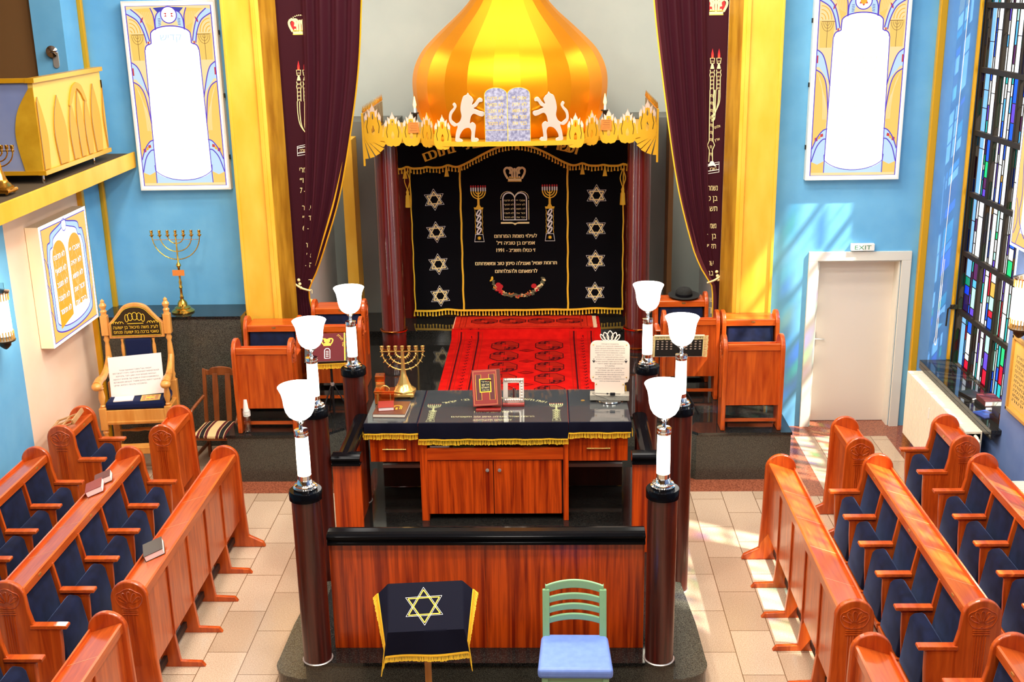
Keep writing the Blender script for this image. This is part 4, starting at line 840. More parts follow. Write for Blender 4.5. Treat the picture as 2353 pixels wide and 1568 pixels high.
# dome of 24 gold gores
prof = [(1.06, 3.456), (1.18, 3.62), (1.245, 3.82), (1.27, 4.02), (1.262, 4.18), (1.215, 4.34), (1.12, 4.50), (0.985, 4.64), (0.82, 4.79), (0.64, 4.95), (0.50, 5.10), (0.36, 5.30), (0.25, 5.55), (0.16, 5.85), (0.09, 6.15), (0.03, 6.45), (0.0, 6.6)]
pr2 = spline([(p_[0], p_[1]) for p_ in prof], 5)
dome = MB().lathe([(max(0, a), b) for a, b in pr2], (0.0, 15.42, 0), 24, None, Matrix.Rotation(math.radians(7.5), 4, 'Z'))
dome = dome.build('dome', 'polished_gold', ark, smooth=170)
for ed_ in dome.data.edges:
    if ed_.vertices[0] % 24 == ed_.vertices[1] % 24: ed_.use_edge_sharp = True
def flame(w_, h_, corner=False, flip=False):
    L = [(0, 0.03), (0.10, 0.0), (0.22, 0.02), (0.30, 0.03), (0.40, 0.10), (0.46, 0.20), (0.47, 0.34), (0.42, 0.46), (0.40, 0.56), (0.42, 0.66), (0.32, 0.78), (0.26, 0.70), (0.24, 0.78), (0.25, 0.86), (0.14, 0.80), (0.11, 0.86), (0.03, 0.93), (0.0, 1.0)]
    R_ = [(x*w_, y*h_) for x, y in L]
    return R_+[(-x, y) for x, y in R_[::-1] if x > 0]
def teardrop(cx, cy_, rx, ry): return [(cx+rx*math.sin(a)*math.sin(a/2)**1.3 if False else cx+rx*math.sin(a)*(math.sin(a/2) if a <= PI else math.sin((2*PI-a)/2)), cy_+ry*math.cos(a)) for a in [2*PI*i/18 for i in range(18)]]
def flame_panel(x, y, ang, w_, h_, z0, corner=0):
    A = Matrix.Translation((x, y, z0)) @ Matrix.Rotation(ang, 4, 'Z'); mp = place(lambda u, v, h: (u, -h, v), A)
    m = MB(); holes_prism(m, flame(w_, h_), [teardrop(0, 0.34*h_, 0.11*w_, 0.12*h_), teardrop(0, 0.68*h_, 0.06*w_, 0.085*h_)], -0.006, 0.006, mp, 'gold_leaf')
    for sx in (-1, 1):
        m.h = 0.0062; q = lambda L: [(sx*a*w_, b*h_) for a, b in L]
        m.pol(q([(0.40, 0.54), (0.42, 0.66), (0.32, 0.78), (0.26, 0.70), (0.29, 0.58), (0.36, 0.60)]), mp, 'tip_reflection'); m.pol(q([(0.235, 0.74), (0.25, 0.86), (0.14, 0.80), (0.11, 0.84), (0.12, 0.68), (0.18, 0.64)]), mp, 'tip_reflection')
        m.line(q([(0.27, 0.26), (0.32, 0.42), (0.26, 0.56), (0.245, 0.66)]), 0.007*w_/0.22, mp, 'bronze_plate')
    m.h = 0.0064; m.pol([(-0.11*w_, 0.86*h_), (-0.09*w_, 0.78*h_), (0.0, 0.80*h_), (0.09*w_, 0.78*h_), (0.11*w_, 0.86*h_), (0.03*w_, 0.93*h_), (0, h_), (-0.03*w_, 0.93*h_)], mp, 'tip_reflection')
    if corner:
        for i in range(6):
            a0, a1 = math.radians(-92+i*16), math.radians(-92+i*16+12); c_ = (-0.5*w_*corner, 0.16*h_)
            m.prism([c_, (c_[0]+corner*0.30*math.cos(a0)*(1-0.02*i), c_[1]+0.30*math.sin(a0)*0.9), (c_[0]+corner*0.30*math.cos(a1), c_[1]+0.30*math.sin(a1)*0.9)], -0.004, 0.004, mp, 'gold_leaf')
    m.build('flame_panel', None, ark)
for s_, o_ in ((-1, 0.0), (1, 0.02)):
    flame_panel(s_*1.70+o_, 14.575, 0, 0.25, 0.50, 3.40, -s_)
    flame_panel(s_*1.455+o_, 14.575, 0, 0.245, 0.43, 3.36); flame_panel(s_*1.222+o_, 14.575, 0, 0.245, 0.43, 3.36)
    flame_panel(s_*1.005+o_, 14.42, s_*math.radians(42), 0.25, 0.43, 3.36); flame_panel(s_*0.80+o_, 14.225, s_*math.radians(6), 0.235, 0.43, 3.355)
    p = MB()
    p.box(s_*1.83+o_-0.012, s_*1.83+o_+0.012, 14.57, 14.60, 3.12, 3.78); p.build('corner_post', 'gold_leaf', ark)
    q = MB(); xx = s_*1.83+o_
    for i in range(16):
        y = 14.62+i*0.115; q.box(xx-0.008, xx+0.008, y, y+0.075, 3.455, 3.76); q.lathe([(0.0, 3.76), (0.014, 3.79), (0.006, 3.83), (0.0, 3.87)], (xx, y+0.037, 0), 8)
    q.build('side_railing', 'brass', ark)
    lp_ = MB(); lx = s_*1.18+o_; ly = 14.70
    lp_.tube([(lx, ly, 3.455), (lx, ly, 3.62)], 0.014, 8).lathe([(0.012, 3.62), (0.03, 3.75), (0.05, 3.755), (0.05, 3.765), (0.0, 3.766)], (lx, ly, 0), 14)
    l_ = lp_.build('electric_candle', 'black_metal', ark, smooth=40)
    MB().lathe([(0.015, 3.765), (0.015, 3.82), (0.0, 3.821)], (lx, ly, 0), 12).build('candle_sleeve', 'white_plastic', l_, smooth=40)
    MB().lathe([(0.010, 3.82), (0.022, 3.86), (0.016, 3.90), (0.005, 3.96), (0.0, 3.97)], (lx, ly, 0), 12).build('flame_bulb', 'flame_bulb', l_, smooth=60)
    n_ = MB(); n_.box(s_*1.19+o_-0.065, s_*1.19+o_+0.065, 14.545, 14.55, 3.53, 3.66, 'orange_thread')
    for i in range(5): n_.rect(s_*1.19+o_-0.045+0.01*(i % 2), s_*1.19+o_+0.045, 3.645-i*0.022, 3.648-i*0.022, FRONT(14.5445), 'bronze_plate')
    n_.build('donor_plate', None, ark)
# tablets of blue stone with gold letters
tb_ = [(-0.275, 0), (0.275, 0), (0.275, 0.56)]+arc(0.1375, 0.56, 0.1375, 0, 180, 12, 0.085)[1:]+arc(-0.1375, 0.56, 0.1375, 0, 180, 12, 0.085)[1:]
tm = Matrix.Translation((0.0, 14.17, 3.455)); mpT = place(lambda u, v, h: (u, -h, v), tm)
tab = MB().prism(tb_, -0.03, 0.02, mpT).build('tablet', 'blue_stone', ark, bevel=0.004)
e = MB(); e.h = 0.0205; e.line([(0, 0), (0, 0.56)], 0.008, mpT, 'gold_thread'); e.line([(-0.275, 0.14), (0.275, 0.14)], 0.005, mpT, 'gold_thread'); e.line(tb_, 0.006, mpT, 'gold_thread', True)
for i, (a, b) in enumerate((('אנכי ייי', 'לא תרצח'), ('לא יהיה', 'לא תנאף'), ('לא תשא', 'לא תגנב'), ('זכור את', 'לא תענה'), ('כבד את', 'לא תחמד'))):
    e.text(heb(a), 0.145, 0.50-i*0.075, 0.062, mpT, 'gold_thread', width=0.17); e.text(heb(b), -0.145, 0.50-i*0.075, 0.062, mpT, 'gold_thread', width=0.19)
e.build('gilt_lettering', None, tab)
# lions rampant, mirrored, cut from plate
LION = spline([(0.235, 0.0), (0.30, 0.0), (0.325, 0.02), (0.30, 0.045), (0.275, 0.05), (0.285, 0.14), (0.29, 0.20), (0.25, 0.235), (0.22, 0.22), (0.235, 0.30), (0.27, 0.335), (0.33, 0.31), (0.375, 0.30), (0.40, 0.325), (0.395, 0.355), (0.35, 0.365), (0.30, 0.385), (0.27, 0.40), (0.31, 0.425), (0.34, 0.47), (0.375, 0.475), (0.38, 0.505), (0.345, 0.525), (0.315, 0.505), (0.285, 0.465), (0.25, 0.44), (0.262, 0.475), (0.27, 0.50), (0.25, 0.535), (0.225, 0.555), (0.205, 0.585), (0.185, 0.56), (0.15, 0.545), (0.13, 0.50), (0.115, 0.44), (0.11, 0.38), (0.12, 0.31), (0.10, 0.25), (0.06, 0.22), (0.035, 0.235), (0.0, 0.27), (0.005, 0.33), (0.04, 0.38), (0.065, 0.43), (0.04, 0.47), (0.015, 0.45), (0.03, 0.415), (-0.02, 0.36), (-0.035, 0.28), (-0.015, 0.22), (0.03, 0.185), (0.07, 0.19), (0.05, 0.12), (0.04, 0.06), (0.035, 0.015), (0.06, 0.0), (0.12, 0.0), (0.125, 0.025), (0.09, 0.045), (0.105, 0.10), (0.15, 0.155), (0.21, 0.165), (0.235, 0.12), (0.23, 0.05)], 3, True)
for s_, x in ((1, -0.68), (-1, 0.705)):
    MB().prism([(s_*u, v) for u, v in LION][::s_], -0.009, 0.009, place(lambda u, v, h: (x+u, 14.20-h, 3.455+v), Matrix.Identity(4))).build('lion', 'silver_leaf', ark, bevel=0.002)
# ------------------------------------------------------------------ ark curtain and valance
CY = 16.10
def cfold(x, z): return CY-0.014*math.sin(x*9.0+0.4)*(0.4+0.6*math.sin(x*3.1)) - 0.012*math.exp(-((x+1.1)/0.18)**2)*math.sin(z*3)
def CM(u, v, h): return (u, cfold(u, v)-0.004-h, v)
cu = thing('ark_curtain', 'black velvet ark curtain embroidered with crown, tablets, two pillars and eight stars', 'curtain', (0, 0, 0))
CX_0, CX_1, CZ0, CZ1 = -1.46, 1.55, 0.79, 3.36
MB().grid(lambda i, j: (CX_0+(CX_1-CX_0)*i, cfold(CX_0+(CX_1-CX_0)*i, CZ0+(CZ1-CZ0)*j), CZ0+(CZ1-CZ0)*j), 90, 20).build('cloth', 'black_velvet', cu, smooth=60)
e = MB()
for x in (-1.445, -0.745, 0.755, 1.535):
    e.line([(x+0.004*math.sin(k*1.7), CZ0+(CZ1-CZ0)*k/24) for k in range(25)], 0.018 if abs(x) > 1 else 0.026, CM, 'gold_thread')
for k in range(4):
    z = 2.42-0.466*k
    star(e, -1.115+0.012*k, z, 0.115, 0.015, CM, 'pale_gold_thread', 0.05, 'silver_thread'); star(e, 1.16-0.006*k, z+0.03, 0.115, 0.015, CM, 'pale_gold_thread', 0, 'silver_thread')
for x in (-0.495, 0.505): pillar_menorah(e, x, 1.81, 0.80, CM)
def crown(e, cx, y0, s, mp, m='pale_gold_thread', fill=None):
    P = lambda L: [(cx+a*s, y0+b*s) for a, b in L]
    e.pol(P([(-0.33, 0), (0.33, 0), (0.36, 0.16), (-0.36, 0.16)]), mp, m)
    for dx in (-1, 1):
        if fill: e.pol(P(spline([(dx*0.05, 0.2), (dx*0.12, 0.6), (dx*0.42, 0.62), (dx*0.4, 0.2)], 4)), mp, fill)
        e.line(P(spline([(dx*0.36, 0.16), (dx*0.50, 0.42), (dx*0.52, 0.62), (dx*0.38, 0.72), (dx*0.22, 0.60), (dx*0.24, 0.40)], 5)), 0.11*s, mp, m)
        e.line(P(spline([(dx*0.12, 0.18), (dx*0.13, 0.45), (dx*0.10, 0.62), (dx*0.2, 0.72), (dx*0.36, 0.70)], 5)), 0.10*s, mp, m)
        e.pol(P(ellipse(dx*0.24, 0.24, 0.05)), mp, m)
    e.line(P([(0, 0.16), (0, 0.70)]), 0.10*s, mp, m); e.pol(P(ellipse(0, 0.26, 0.05)), mp, m)
    e.line(P([(-0.36, 0.02), (0.36, 0.02)]), 0.03*s, mp, 'gold_thread'); e.line(P([(-0.36, 0.2), (0.36, 0.2)]), 0.03*s, mp, 'gold_thread')
crown(e, 0.02, 2.66, 0.27, CM)
TX, TZ = 0.015, 2.12
def tabl(s): return [(-0.165*s, 0), (0.165*s, 0), (0.165*s, 0.30)]+arc(0.083*s, 0.30, 0.083*s, 0, 180, 10)[1:]+arc(-0.083*s, 0.30, 0.083*s, 0, 180, 10)[1:]
e.line([(TX+a, TZ+b) for a, b in tabl(1.0)], 0.016, CM, 'silver_thread', True); e.line([(TX, TZ), (TX, TZ+0.3)], 0.014, CM, 'silver_thread')
for a in range(0, 34):
    q = tabl(1.18); nq = len(q); i0 = a*(nq-2)/34+1.5; i = int(i0); f = i0-i; p_, r_ = q[i % nq], q[(i+1) % nq]
    e.pol([(TX+b, TZ+0.004+c) for b, c in ellipse(p_[0]+(r_[0]-p_[0])*f, p_[1]+(r_[1]-p_[1])*f, 0.007, None, 6)], CM, 'pale_gold_thread')
e.line([(TX-0.195, TZ), (TX-0.195, TZ+0.28)], 0.008, CM, 'pale_gold_thread'); e.line([(TX+0.195, TZ), (TX+0.195, TZ+0.28)], 0.008, CM, 'pale_gold_thread')
e.pol([(TX+a, TZ+b) for a, b in [(-0.2, -0.03), (-0.05, -0.03), (0, -0.045), (0.05, -0.03), (0.2, -0.03), (0.2, -0.055), (0.03, -0.055), (0, -0.075), (-0.03, -0.055), (-0.2, -0.055)]], CM, 'pale_gold_thread')
for i, (a, b) in enumerate((('אנכי ייי', 'לא תרצח'), ('לא יהיה', 'לא תנאף'), ('לא תשא', 'לא תגנב'), ('זכור את', 'לא תענה'), ('כבד את', 'לא תחמד'))):
    e.text(heb(a), TX+0.083, TZ+0.265-i*0.06, 0.037, CM, 'pale_gold_thread', width=0.125); e.text(heb(b), TX-0.083, TZ+0.265-i*0.06, 0.037, CM, 'pale_gold_thread', width=0.135)
for s_, z, wd in (('לעילוי נשמת המרוחם', 1.865, 0.60), ('אפרים בן טוביה ז״ל', 1.765, 0.54), ('ז׳ כסלו תשנ״ב - 1991', 1.66, 0.55), ('תרומת שמיל ואנג׳לה סימן טוב ומשפחתם', 1.47, 1.16), ('לרפואתם ולהצלחתם', 1.355, 0.60)):
    e.text(heb(s_), 0.02, z, 0.076, CM, 'pale_gold_thread', width=wd, bold=0.0025)
rnd = random.Random(3)
ga = [(0.03+0.36*math.cos(math.radians(a)), 1.285+0.27*math.sin(math.radians(a))) for a in range(186, 355, 7)]
e.line(ga, 0.012, CM, 'green_thread')
for i, (x, z) in enumerate(ga):
    mid = abs(i-len(ga)/2)/(len(ga)/2)
    for k in range(2 if mid > 0.75 else 4):
        a = rnd.uniform(0, 2*PI); d_ = rnd.uniform(0.0, 0.03); c_ = rnd.choice(['green_thread', 'red_thread', 'orange_thread', 'pale_gold_thread', 'green_thread']) if mid < 0.75 else rnd.choice(['pale_gold_thread', 'gold_thread', 'green_thread'])
        r_ = rnd.uniform(0.018, 0.036); th = rnd.uniform(0, PI)
        e.pol([(x+d_*math.cos(a)+r_*math.cos(t_)*math.cos(th)-0.5*r_*math.sin(t_)*math.sin(th), z+d_*math.sin(a)+r_*math.cos(t_)*math.sin(th)+0.5*r_*math.sin(t_)*math.cos(th)) for t_ in [2*PI*q/9 for q in range(9)]], CM, c_)
for x, z in ((-0.21, 1.155), (-0.23, 1.12), (-0.24, 1.18), (0.27, 1.16)):
    e.pol([(x+a, z+b) for a, b in ellipse(0, 0, 0.04, 0.036, 10)], CM, 'red_thread')
e.build('embroidery', None, cu)
f = MB(); fringe(f, [(CX_0+(CX_1-CX_0)*i/80, CZ0+0.012+0.018*math.exp(-(((i/80)-0.16)/0.04)**2)+0.014*math.exp(-(((i/80)-0.87)/0.07)**2)) for i in range(81)], CM, 0.078, 'gold_thread', step=0.045, wd=0.026, band=0.03)
f.build('fringe', None, cu)
va = thing('ark_valance', 'black velvet valance with arched gold fringe and Hebrew letters above the ark curtain', 'valance', (0, 0, 0))
VY = 16.02
def VM(u, v, h): return (u, VY-0.008*math.sin(u*12)-0.003-h, v)
def vedge(u):
    a = abs(u-0.03); z = 2.885+(0.30*math.cos(a/0.80*PI/2)**1.3 if a < 0.80 else 0)
    s_ = (0.030*math.exp(-((a-0.93)/0.06)**2)+0.028*math.exp(-((a-1.50)/0.05)**2)+0.014*math.exp(-((a-1.22)/0.05)**2))
    return z-0.025*max(0, a-0.8)+s_
us = [-1.68+3.40*i/120 for i in range(121)]
MB().grid(lambda i, j: (lambda u: (u, VY-0.008*math.sin(u*12), vedge(u)+(3.40-vedge(u))*j))(-1.68+3.40*i), 120, 4).build('cloth', 'black_velvet', va, smooth=60)
f = MB(); fringe(f, [(u, vedge(u)) for u in us], VM, 0.075, 'gold_thread', step=0.045, wd=0.026, band=0.03)
for u in (-1.50, -0.92, 0.96, 1.27):
    z = vedge(u)
    f.prism([(u-0.006, z), (u+0.006, z), (u+0.012, z-0.05), (u+0.032, z-0.15), (u-0.032, z-0.15), (u-0.012, z-0.05)], 0.004, 0.03, VM, 'gold_thread')
f.build('fringe', None, va)
e = MB(); arc_text(e, 'ועשו לי מקדש ושכנתי בתוכם', -0.06, -0.025, 3.2, 110.9, 72.4, 0.20, VM, 'gold_thread', 1.0, 0.008); e.build('embroidery', None, va)
for u, lab in ((-1.47, 'long gold tassel hanging at the left edge of the ark curtain'), (1.515, 'long gold tassel hanging at the right edge of the ark curtain')):
    T_ = MB()
    for dx in (-0.02, 0.02): T_.tube(spline([(u, 15.97, 2.84), (u+dx*1.8, 15.965, 2.72), (u+dx, 15.965, 2.64), (u, 15.965, 2.58)], 5), 0.007, 6)
    T_.lathe([(0.012, 2.58), (0.024, 2.55), (0.018, 2.52), (0.03, 2.50), (0.04, 2.34), (0.0, 2.34)], (u, 15.965, 0), 14)
    tag(T_.build('curtain_tassel', 'gold_thread', smooth=50), lab, 'tassel', 'gold tassels of the ark curtain')
# ------------------------------------------------------------------ wine velvet curtains tied back at the piers
def lerp_tab(tb, z):
    for (z0, a), (z1, b) in zip(tb[:-1], tb[1:]):
        if z0 >= z >= z1: return b+(a-b)*(z-z1)/(z0-z1)
    return tb[0][1] if z > tb[0][0] else tb[-1][1]
def smooth_tab(tb): return [(a, b) for a, b in spline(tb, 6)]
YC = 13.84
LT = smooth_tab([(7.2, -1.45), (5.9, -1.58), (5.15, -1.645), (4.4, -1.72), (3.67, -1.85), (2.89, -2.03), (2.31, -2.23), (1.95, -2.37), (1.74, -2.475), (1.62, -2.49), (1.2, -2.44), (0.9, -2.43)])
RT = smooth_tab([(7.2, 1.55), (5.9, 1.66), (5.08, 1.71), (4.11, 1.84), (3.0, 2.02), (2.26, 2.21), (1.95, 2.33), (1.78, 2.43), (1.66, 2.485), (1.2, 2.50), (0.9, 2.50)])
def tied_curtain(sgn, tabx, xo, label):
    t = thing('tied_curtain', label, 'curtain', (0, 0, 0), 0, 'wine velvet curtains')
    def pt(u, v):                       # u 0 at the pier, 1 at the free edge; v 0 bottom .. 1 top
        z = 0.86+(7.2-0.86)*v; xi = lerp_tab(tabx, z); x = xo+(xi-xo)*u; wdt = abs(xi-xo)
        tight = max(0.15, min(1.0, (z-1.6)/1.4)) if z > 1.7 else 0.4
        y = YC-(0.085*(0.5-0.5*math.cos(2*PI*(u-0.3)*6.0+0.9*math.sin(5*u)))*min(1, (u-0.3)*12) if u > 0.3 else 0.0)*tight*(0.5+0.5*min(1, wdt))
        return x, y, z
    m = MB().grid(lambda i, j: pt(i, j), 96, 60)
    m.build('velvet', 'wine_velvet', t, smooth=80)
    ed = MB(); pts = []
    for j in range(61):
        x, y, z = pt(1.0, j/60); pts.append((x, y-0.012, z))
    ed.tube(pts, 0.010, 6); ed.build('gold_piping', 'gold_trim' if sgn < 0 else 'gold_thread', t)
    if sgn > 0:
        li = MB().grid(lambda i, j: (lambda q: (q[0]-0.035*sgn*0-0.0+0.10*i*(0.4+0.6*min(1.0, abs(pt(1, j)[0]-xo))), q[1]-0.016-0.02*i*(1-i), q[2]))(pt(1.0, j)), 3, 60); li.build('turned_hem', 'wine_lining', t, smooth=80)
    else:
        li = MB(); pz = []
        for j in range(0, 61):
            x, y, z = pt(1.0, j/60)
            if 1.95 < z < 3.3: pz.append((x-0.035-0.012*math.sin((z-1.95)/1.35*PI), z, 0.022*math.sin((z-1.95)/1.35*PI)))
        for (a, b, c_), (a2, b2, c2) in zip(pz[:-1], pz[1:]): li.add([(a-c_/2, YC-0.075, b), (a+c_/2, YC-0.075, b), (a2+c2/2, YC-0.075, b2), (a2-c2/2, YC-0.075, b2)], [(0, 1, 2, 3)])
        li.build('turned_hem', 'gold_trim', t)
    # embroidered band near the pier; only the part in front of the folds shows
    e = MB(); bx = 2.42 if sgn > 0 else -2.38
    def M(u, v, h):
        dx = 0.11*(4.85-v)/2.55*sgn*(1.0 if sgn < 0 else 0.35); cut = bx+dx-sgn*(0.075 if sgn > 0 else 0.085); q = u+dx
        return (max(q, cut) if sgn > 0 else min(q, cut), YC-0.006-h, v)
    def P(L, dx=0.0, s=1.0, z=0.0): return [(bx+dx+a*s, z+b*s) for a, b in L]
    crown(e, bx+0.0, 4.76 if sgn < 0 else 4.90, 0.24, M, 'pale_gold_thread', 'red_thread')
    for i in range(12): e.pol(P(ellipse(-0.12+0.022*i, 0.17+0.05*math.sin(i/11*PI), 0.008, None, 6), 0, 1.0, 4.76 if sgn < 0 else 4.90), M, 'pale_gold_thread')
    zb = 4.36 if sgn < 0 else 4.42
    for i, dx in enumerate((-0.03, 0.045)):
        e.pol(P([(-0.016, 0), (0.016, 0), (0.014, 0.05), (0.0, 0.11), (-0.014, 0.05)], dx, 1, zb), M, 'red_thread'); e.pol(P([(-0.006, 0), (0.006, 0), (0.0, 0.05)], dx, 1, zb), M, 'orange_thread')
        e.line(P([(-0.026, 0), (0.026, 0), (0.018, -0.06), (-0.018, -0.06)], dx, 1, zb), 0.008, M, 'pale_gold_thread', True)
        e.text('נר', bx+dx, zb-0.045, 0.03, M, 'pale_gold_thread', width=0.024)
        e.pol(P([(-0.008, -0.06), (0.008, -0.06), (0.024, -0.12), (-0.024, -0.12)], dx, 1, zb), M, 'pale_gold_thread')
        for ds in (-0.02, 0.02): e.line(P([(ds*1.3, -0.13), (ds, -0.16), (ds*1.4, -0.19), (ds, -0.22), (ds, -0.36)], dx, 1, zb), 0.008, M, 'pale_gold_thread')
        for q in range(5): e.text('שמ', bx+dx, zb-0.17-q*0.045, 0.03, M, 'pale_gold_thread', width=0.026)
    for r in (0.0, 0.05, 0.16, 0.21):
        e.line(P(spline([(-0.055+r*0.55, -0.36), (-0.05+r*0.5, -0.52), (-0.015+r*0.3, -0.66-r*0.2), (0.10, -0.80-r*0.25)], 5), 0, 1, zb) if sgn < 0 else P(spline([(0.065-r*0.3, -0.36), (0.06-r*0.3, -0.50), (0.01, -0.62-r*0.3), (-0.03, -0.66-r*0.3)], 5), 0, 1, zb), 0.009, M, 'pale_gold_thread')
    if sgn > 0:
        for ds in (-0.022, 0.022): e.line(P([(-0.03+ds, -0.36), (-0.03+ds, -0.95), (-0.03+ds*1.9, -1.0), (-0.03+ds*0.8, -1.06), (-0.03+ds, -1.2)], 0, 1, zb), 0.009, M, 'pale_gold_thread')
        for q in range(9): e.text('מן', bx-0.03, zb-0.44-q*0.085, 0.05, M, 'pale_gold_thread', width=0.026)
        e.text(heb('אלהים'), bx+0.045, zb-0.80, 0.045, M, 'pale_gold_thread', width=0.07, rot=0.3); e.text(heb('ארץ'), bx+0.045, zb-0.95, 0.045, M, 'pale_gold_thread', width=0.06, rot=0.25)
        e.pol(P([(-0.07, -1.26), (-0.03, -1.19), (0.0, -1.19), (0.04, -1.26), (-0.015, -1.235)], 0, 1, zb), M, 'silver_thread')
    zr = 3.36 if sgn < 0 else 3.08
    e.line(P([(-0.07, 0), (0.07, 0.02), (0.07, 0.14), (-0.07, 0.11)], 0, 1, zr), 0.008, M, 'silver_thread', True); e.line(P([(-0.07, 0.03), (0.07, 0.05)], 0, 1, zr), 0.01, M, 'silver_thread'); e.line(P([(-0.07, 0.09), (0.07, 0.115)], 0, 1, zr), 0.01, M, 'silver_thread')
    e.text(heb('סלה' if sgn < 0 else 'בארץ'), bx, zr+0.045, 0.05, M, 'pale_gold_thread', width=0.08)
    words_ = (('המרי', 'ה ו״', 'ה - 7'), ('ימור', 'דה״', '׳ - 6'), ('ימת', 'א״', 'ה - '), ('ד', 'ה', 'י')) if sgn < 0 else (('נשמת', 'בן ט', 'תשנ'), ('גשמת', 'בן ר', 'תל״י'), ('שנ', 'בן', 'ת׳'), ('שנ', 'ן', 'ה״'))
    z = 3.16 if sgn < 0 else 2.88
    for gi, g3 in enumerate(words_):
        for s_ in g3:
            e.text(heb(s_), bx+(0.01+0.012*gi if sgn < 0 else -0.002), z, 0.095, M, 'pale_gold_thread', width=(0.12 if len(s_) > 2 else 0.07)*(1-0.12*gi)); z -= 0.125
        z -= 0.085
    e.build('embroidery', None, t)
    return t
tied_curtain(-1, LT, -2.66, 'wine red velvet curtain tied back to the left pier, gold embroidered letters at its edge')
tied_curtain(1, RT, 2.57, 'wine red velvet curtain tied back to the right pier, turned hem and gold letters')
for sgn, xa, xb, z in ((-1, -2.64, -2.47, 1.75), (1, 2.57, 2.42, 1.80)):
    c = MB(); c.tube(spline([(xa, 13.76, z+0.045), ((xa+xb)/2, 13.73, z-0.0), (xb, 13.80, z-0.05)], 6), 0.013, 7)
    for i in range(3): c.sphere((xa-sgn*0.05+0.01*i, 13.75, z+0.10-0.05*i), 0.02, n=8)
    tag(c.build('curtain_tie', 'pale_gold_thread', smooth=60), 'twisted pale gold cord holding the %s wine curtain to its pier' % ('left' if sgn < 0 else 'right'), 'curtain tie', 'curtain tie cords')
# ------------------------------------------------------------------ red carpets in front of the ark
def gul(e, cx, cy_, rx, ry, mp, c1='rug_brown', c2='rug_dark', red='rug_red'):
    o = lambda k: [(cx+rx*k*a, cy_+ry*k*b) for a, b in [(-1, -0.45), (-0.45, -1), (0.45, -1), (1, -0.45), (1, 0.45), (0.45, 1), (-0.45, 1), (-1, 0.45)]]
    e.pol(o(1.0), mp, c2); e.pol(o(0.93), mp, c1)
    e.pol([(cx, cy_), (cx, cy_+ry*0.9), (cx-rx*0.42, cy_+ry*0.9), (cx-rx*0.9, cy_+ry*0.42), (cx-rx*0.9, cy_)], mp, red if False else c1); 
    for sx, sy in ((-1, 1), (1, -1)):
        e.rect(cx+sx*rx*0.5-rx*0.28, cx+sx*rx*0.5+rx*0.28, cy_+sy*ry*0.5-ry*0.22, cy_+sy*ry*0.5+ry*0.22, mp, c2)
        e.rect(cx+sx*rx*0.2-rx*0.14, cx+sx*rx*0.2+rx*0.14, cy_+sy*ry*0.78-ry*0.12, cy_+sy*ry*0.78+ry*0.12, mp, c2)
        e.rect(cx+sx*rx*0.5-rx*0.12, cx+sx*rx*0.5+rx*0.12, cy_+sy*ry*0.5-ry*0.08, cy_+sy*ry*0.5+ry*0.08, mp, c1)
    e.line([(cx-rx*0.95, cy_), (cx+rx*0.95, cy_)], ry*0.05, mp, c2); e.line([(cx, cy_-ry*0.95), (cx, cy_+ry*0.95)], rx*0.04, mp, c2)
    e.rect(cx-rx*0.22, cx+rx*0.22, cy_-ry*0.2, cy_+ry*0.2, mp, red)
def border_row(e, u0, u1, v, n, s, mp, vert=False, m='rug_dark'):
    e.h += 0.00004
    for i in range(n):
        u = u0+(u1-u0)*(i+0.5)/n
        q = [(-1, -0.3), (-0.2, -0.3), (-0.2, -1), (0.2, -1), (0.2, 0.3), (1, 0.3), (1, 0.7), (-0.2, 0.7), (-0.2, 0.1), (-1, 0.1)]
        e.pol([((v+b*s, u+a*s) if vert else (u+a*s, v+b*s)) for a, b in q], mp, m, e.h)
# long carpet: lies on the platform, climbs the low step and runs on under the small rug
ru = thing('carpet', 'long red patterned carpet running from the bimah up to the ark', 'carpet', (0, 0, 0))
def RM(u, v, h):
    z = PL+0.008; y = v
    if v > 15.43: z = PL+0.008+min(0.112, (v-15.43)*1.45)
    return (u+0.0, y, z+h)
RX0, RX1 = -0.88, 1.20
MB().grid(lambda i, j: RM(RX0+(RX1-RX0)*i, 12.85+3.33*j, 0), 2, 140).build('pile', 'rug_red', ru)
e = MB(); e.h = 0.0006
for sx, x0 in ((1, RX0), (-1, RX1)):
    for d_, w_ in ((0.10, 0.012), (0.135, 0.02), (0.185, 0.012), (0.345, 0.012), (0.375, 0.022), (0.43, 0.012)):
        e.line([(x0+sx*d_, 12.85+3.3*k/70) for k in range(71)], w_, RM, 'rug_dark' if w_ > 0.015 else 'rug_brown')
    border_row(e, 12.9, 16.1, x0+sx*0.265, 26, 0.032, RM, True)
    border_row(e, 12.9, 16.1, x0+sx*0.158, 70, 0.012, RM, True, 'rug_brown'); border_row(e, 12.9, 16.1, x0+sx*0.402, 70, 0.012, RM, True, 'rug_brown')
for r in range(5):
    y = 13.22+r*0.468
    for x in (-0.12, 0.48): gul(e, x, y, 0.19, 0.205, RM)
    if r < 4: e.line([(0.18-0.10, y+0.24), (0.18, y+0.29), (0.28, y+0.24), (0.18, y+0.19)], 0.014, RM, 'rug_dark', True); e.pol([(0.18-0.04, y+0.24), (0.18, y+0.265), (0.22, y+0.24), (0.18, y+0.215)], RM, 'rug_brown')
e.build('pattern', None, ru)
r2 = thing('small_rug', 'small bright red rug with four octagons, laid across the long carpet below the curtain', 'rug', (0, 0, 0))
MM = FLAT(0.6962)
MB().box(-0.86, 1.10, 15.56, 16.16, 0.684, 0.696).build('pile', 'rug_bright', r2)
e = MB(); e.h = 0.0004
for i in range(4): gul(e, -0.44+0.405*i, 15.88, 0.19, 0.14, MM, 'rug_brown', 'rug_dark', 'rug_bright')
border_row(e, -0.68, 0.95, 15.66, 22, 0.014, MM, False, 'rug_brown')
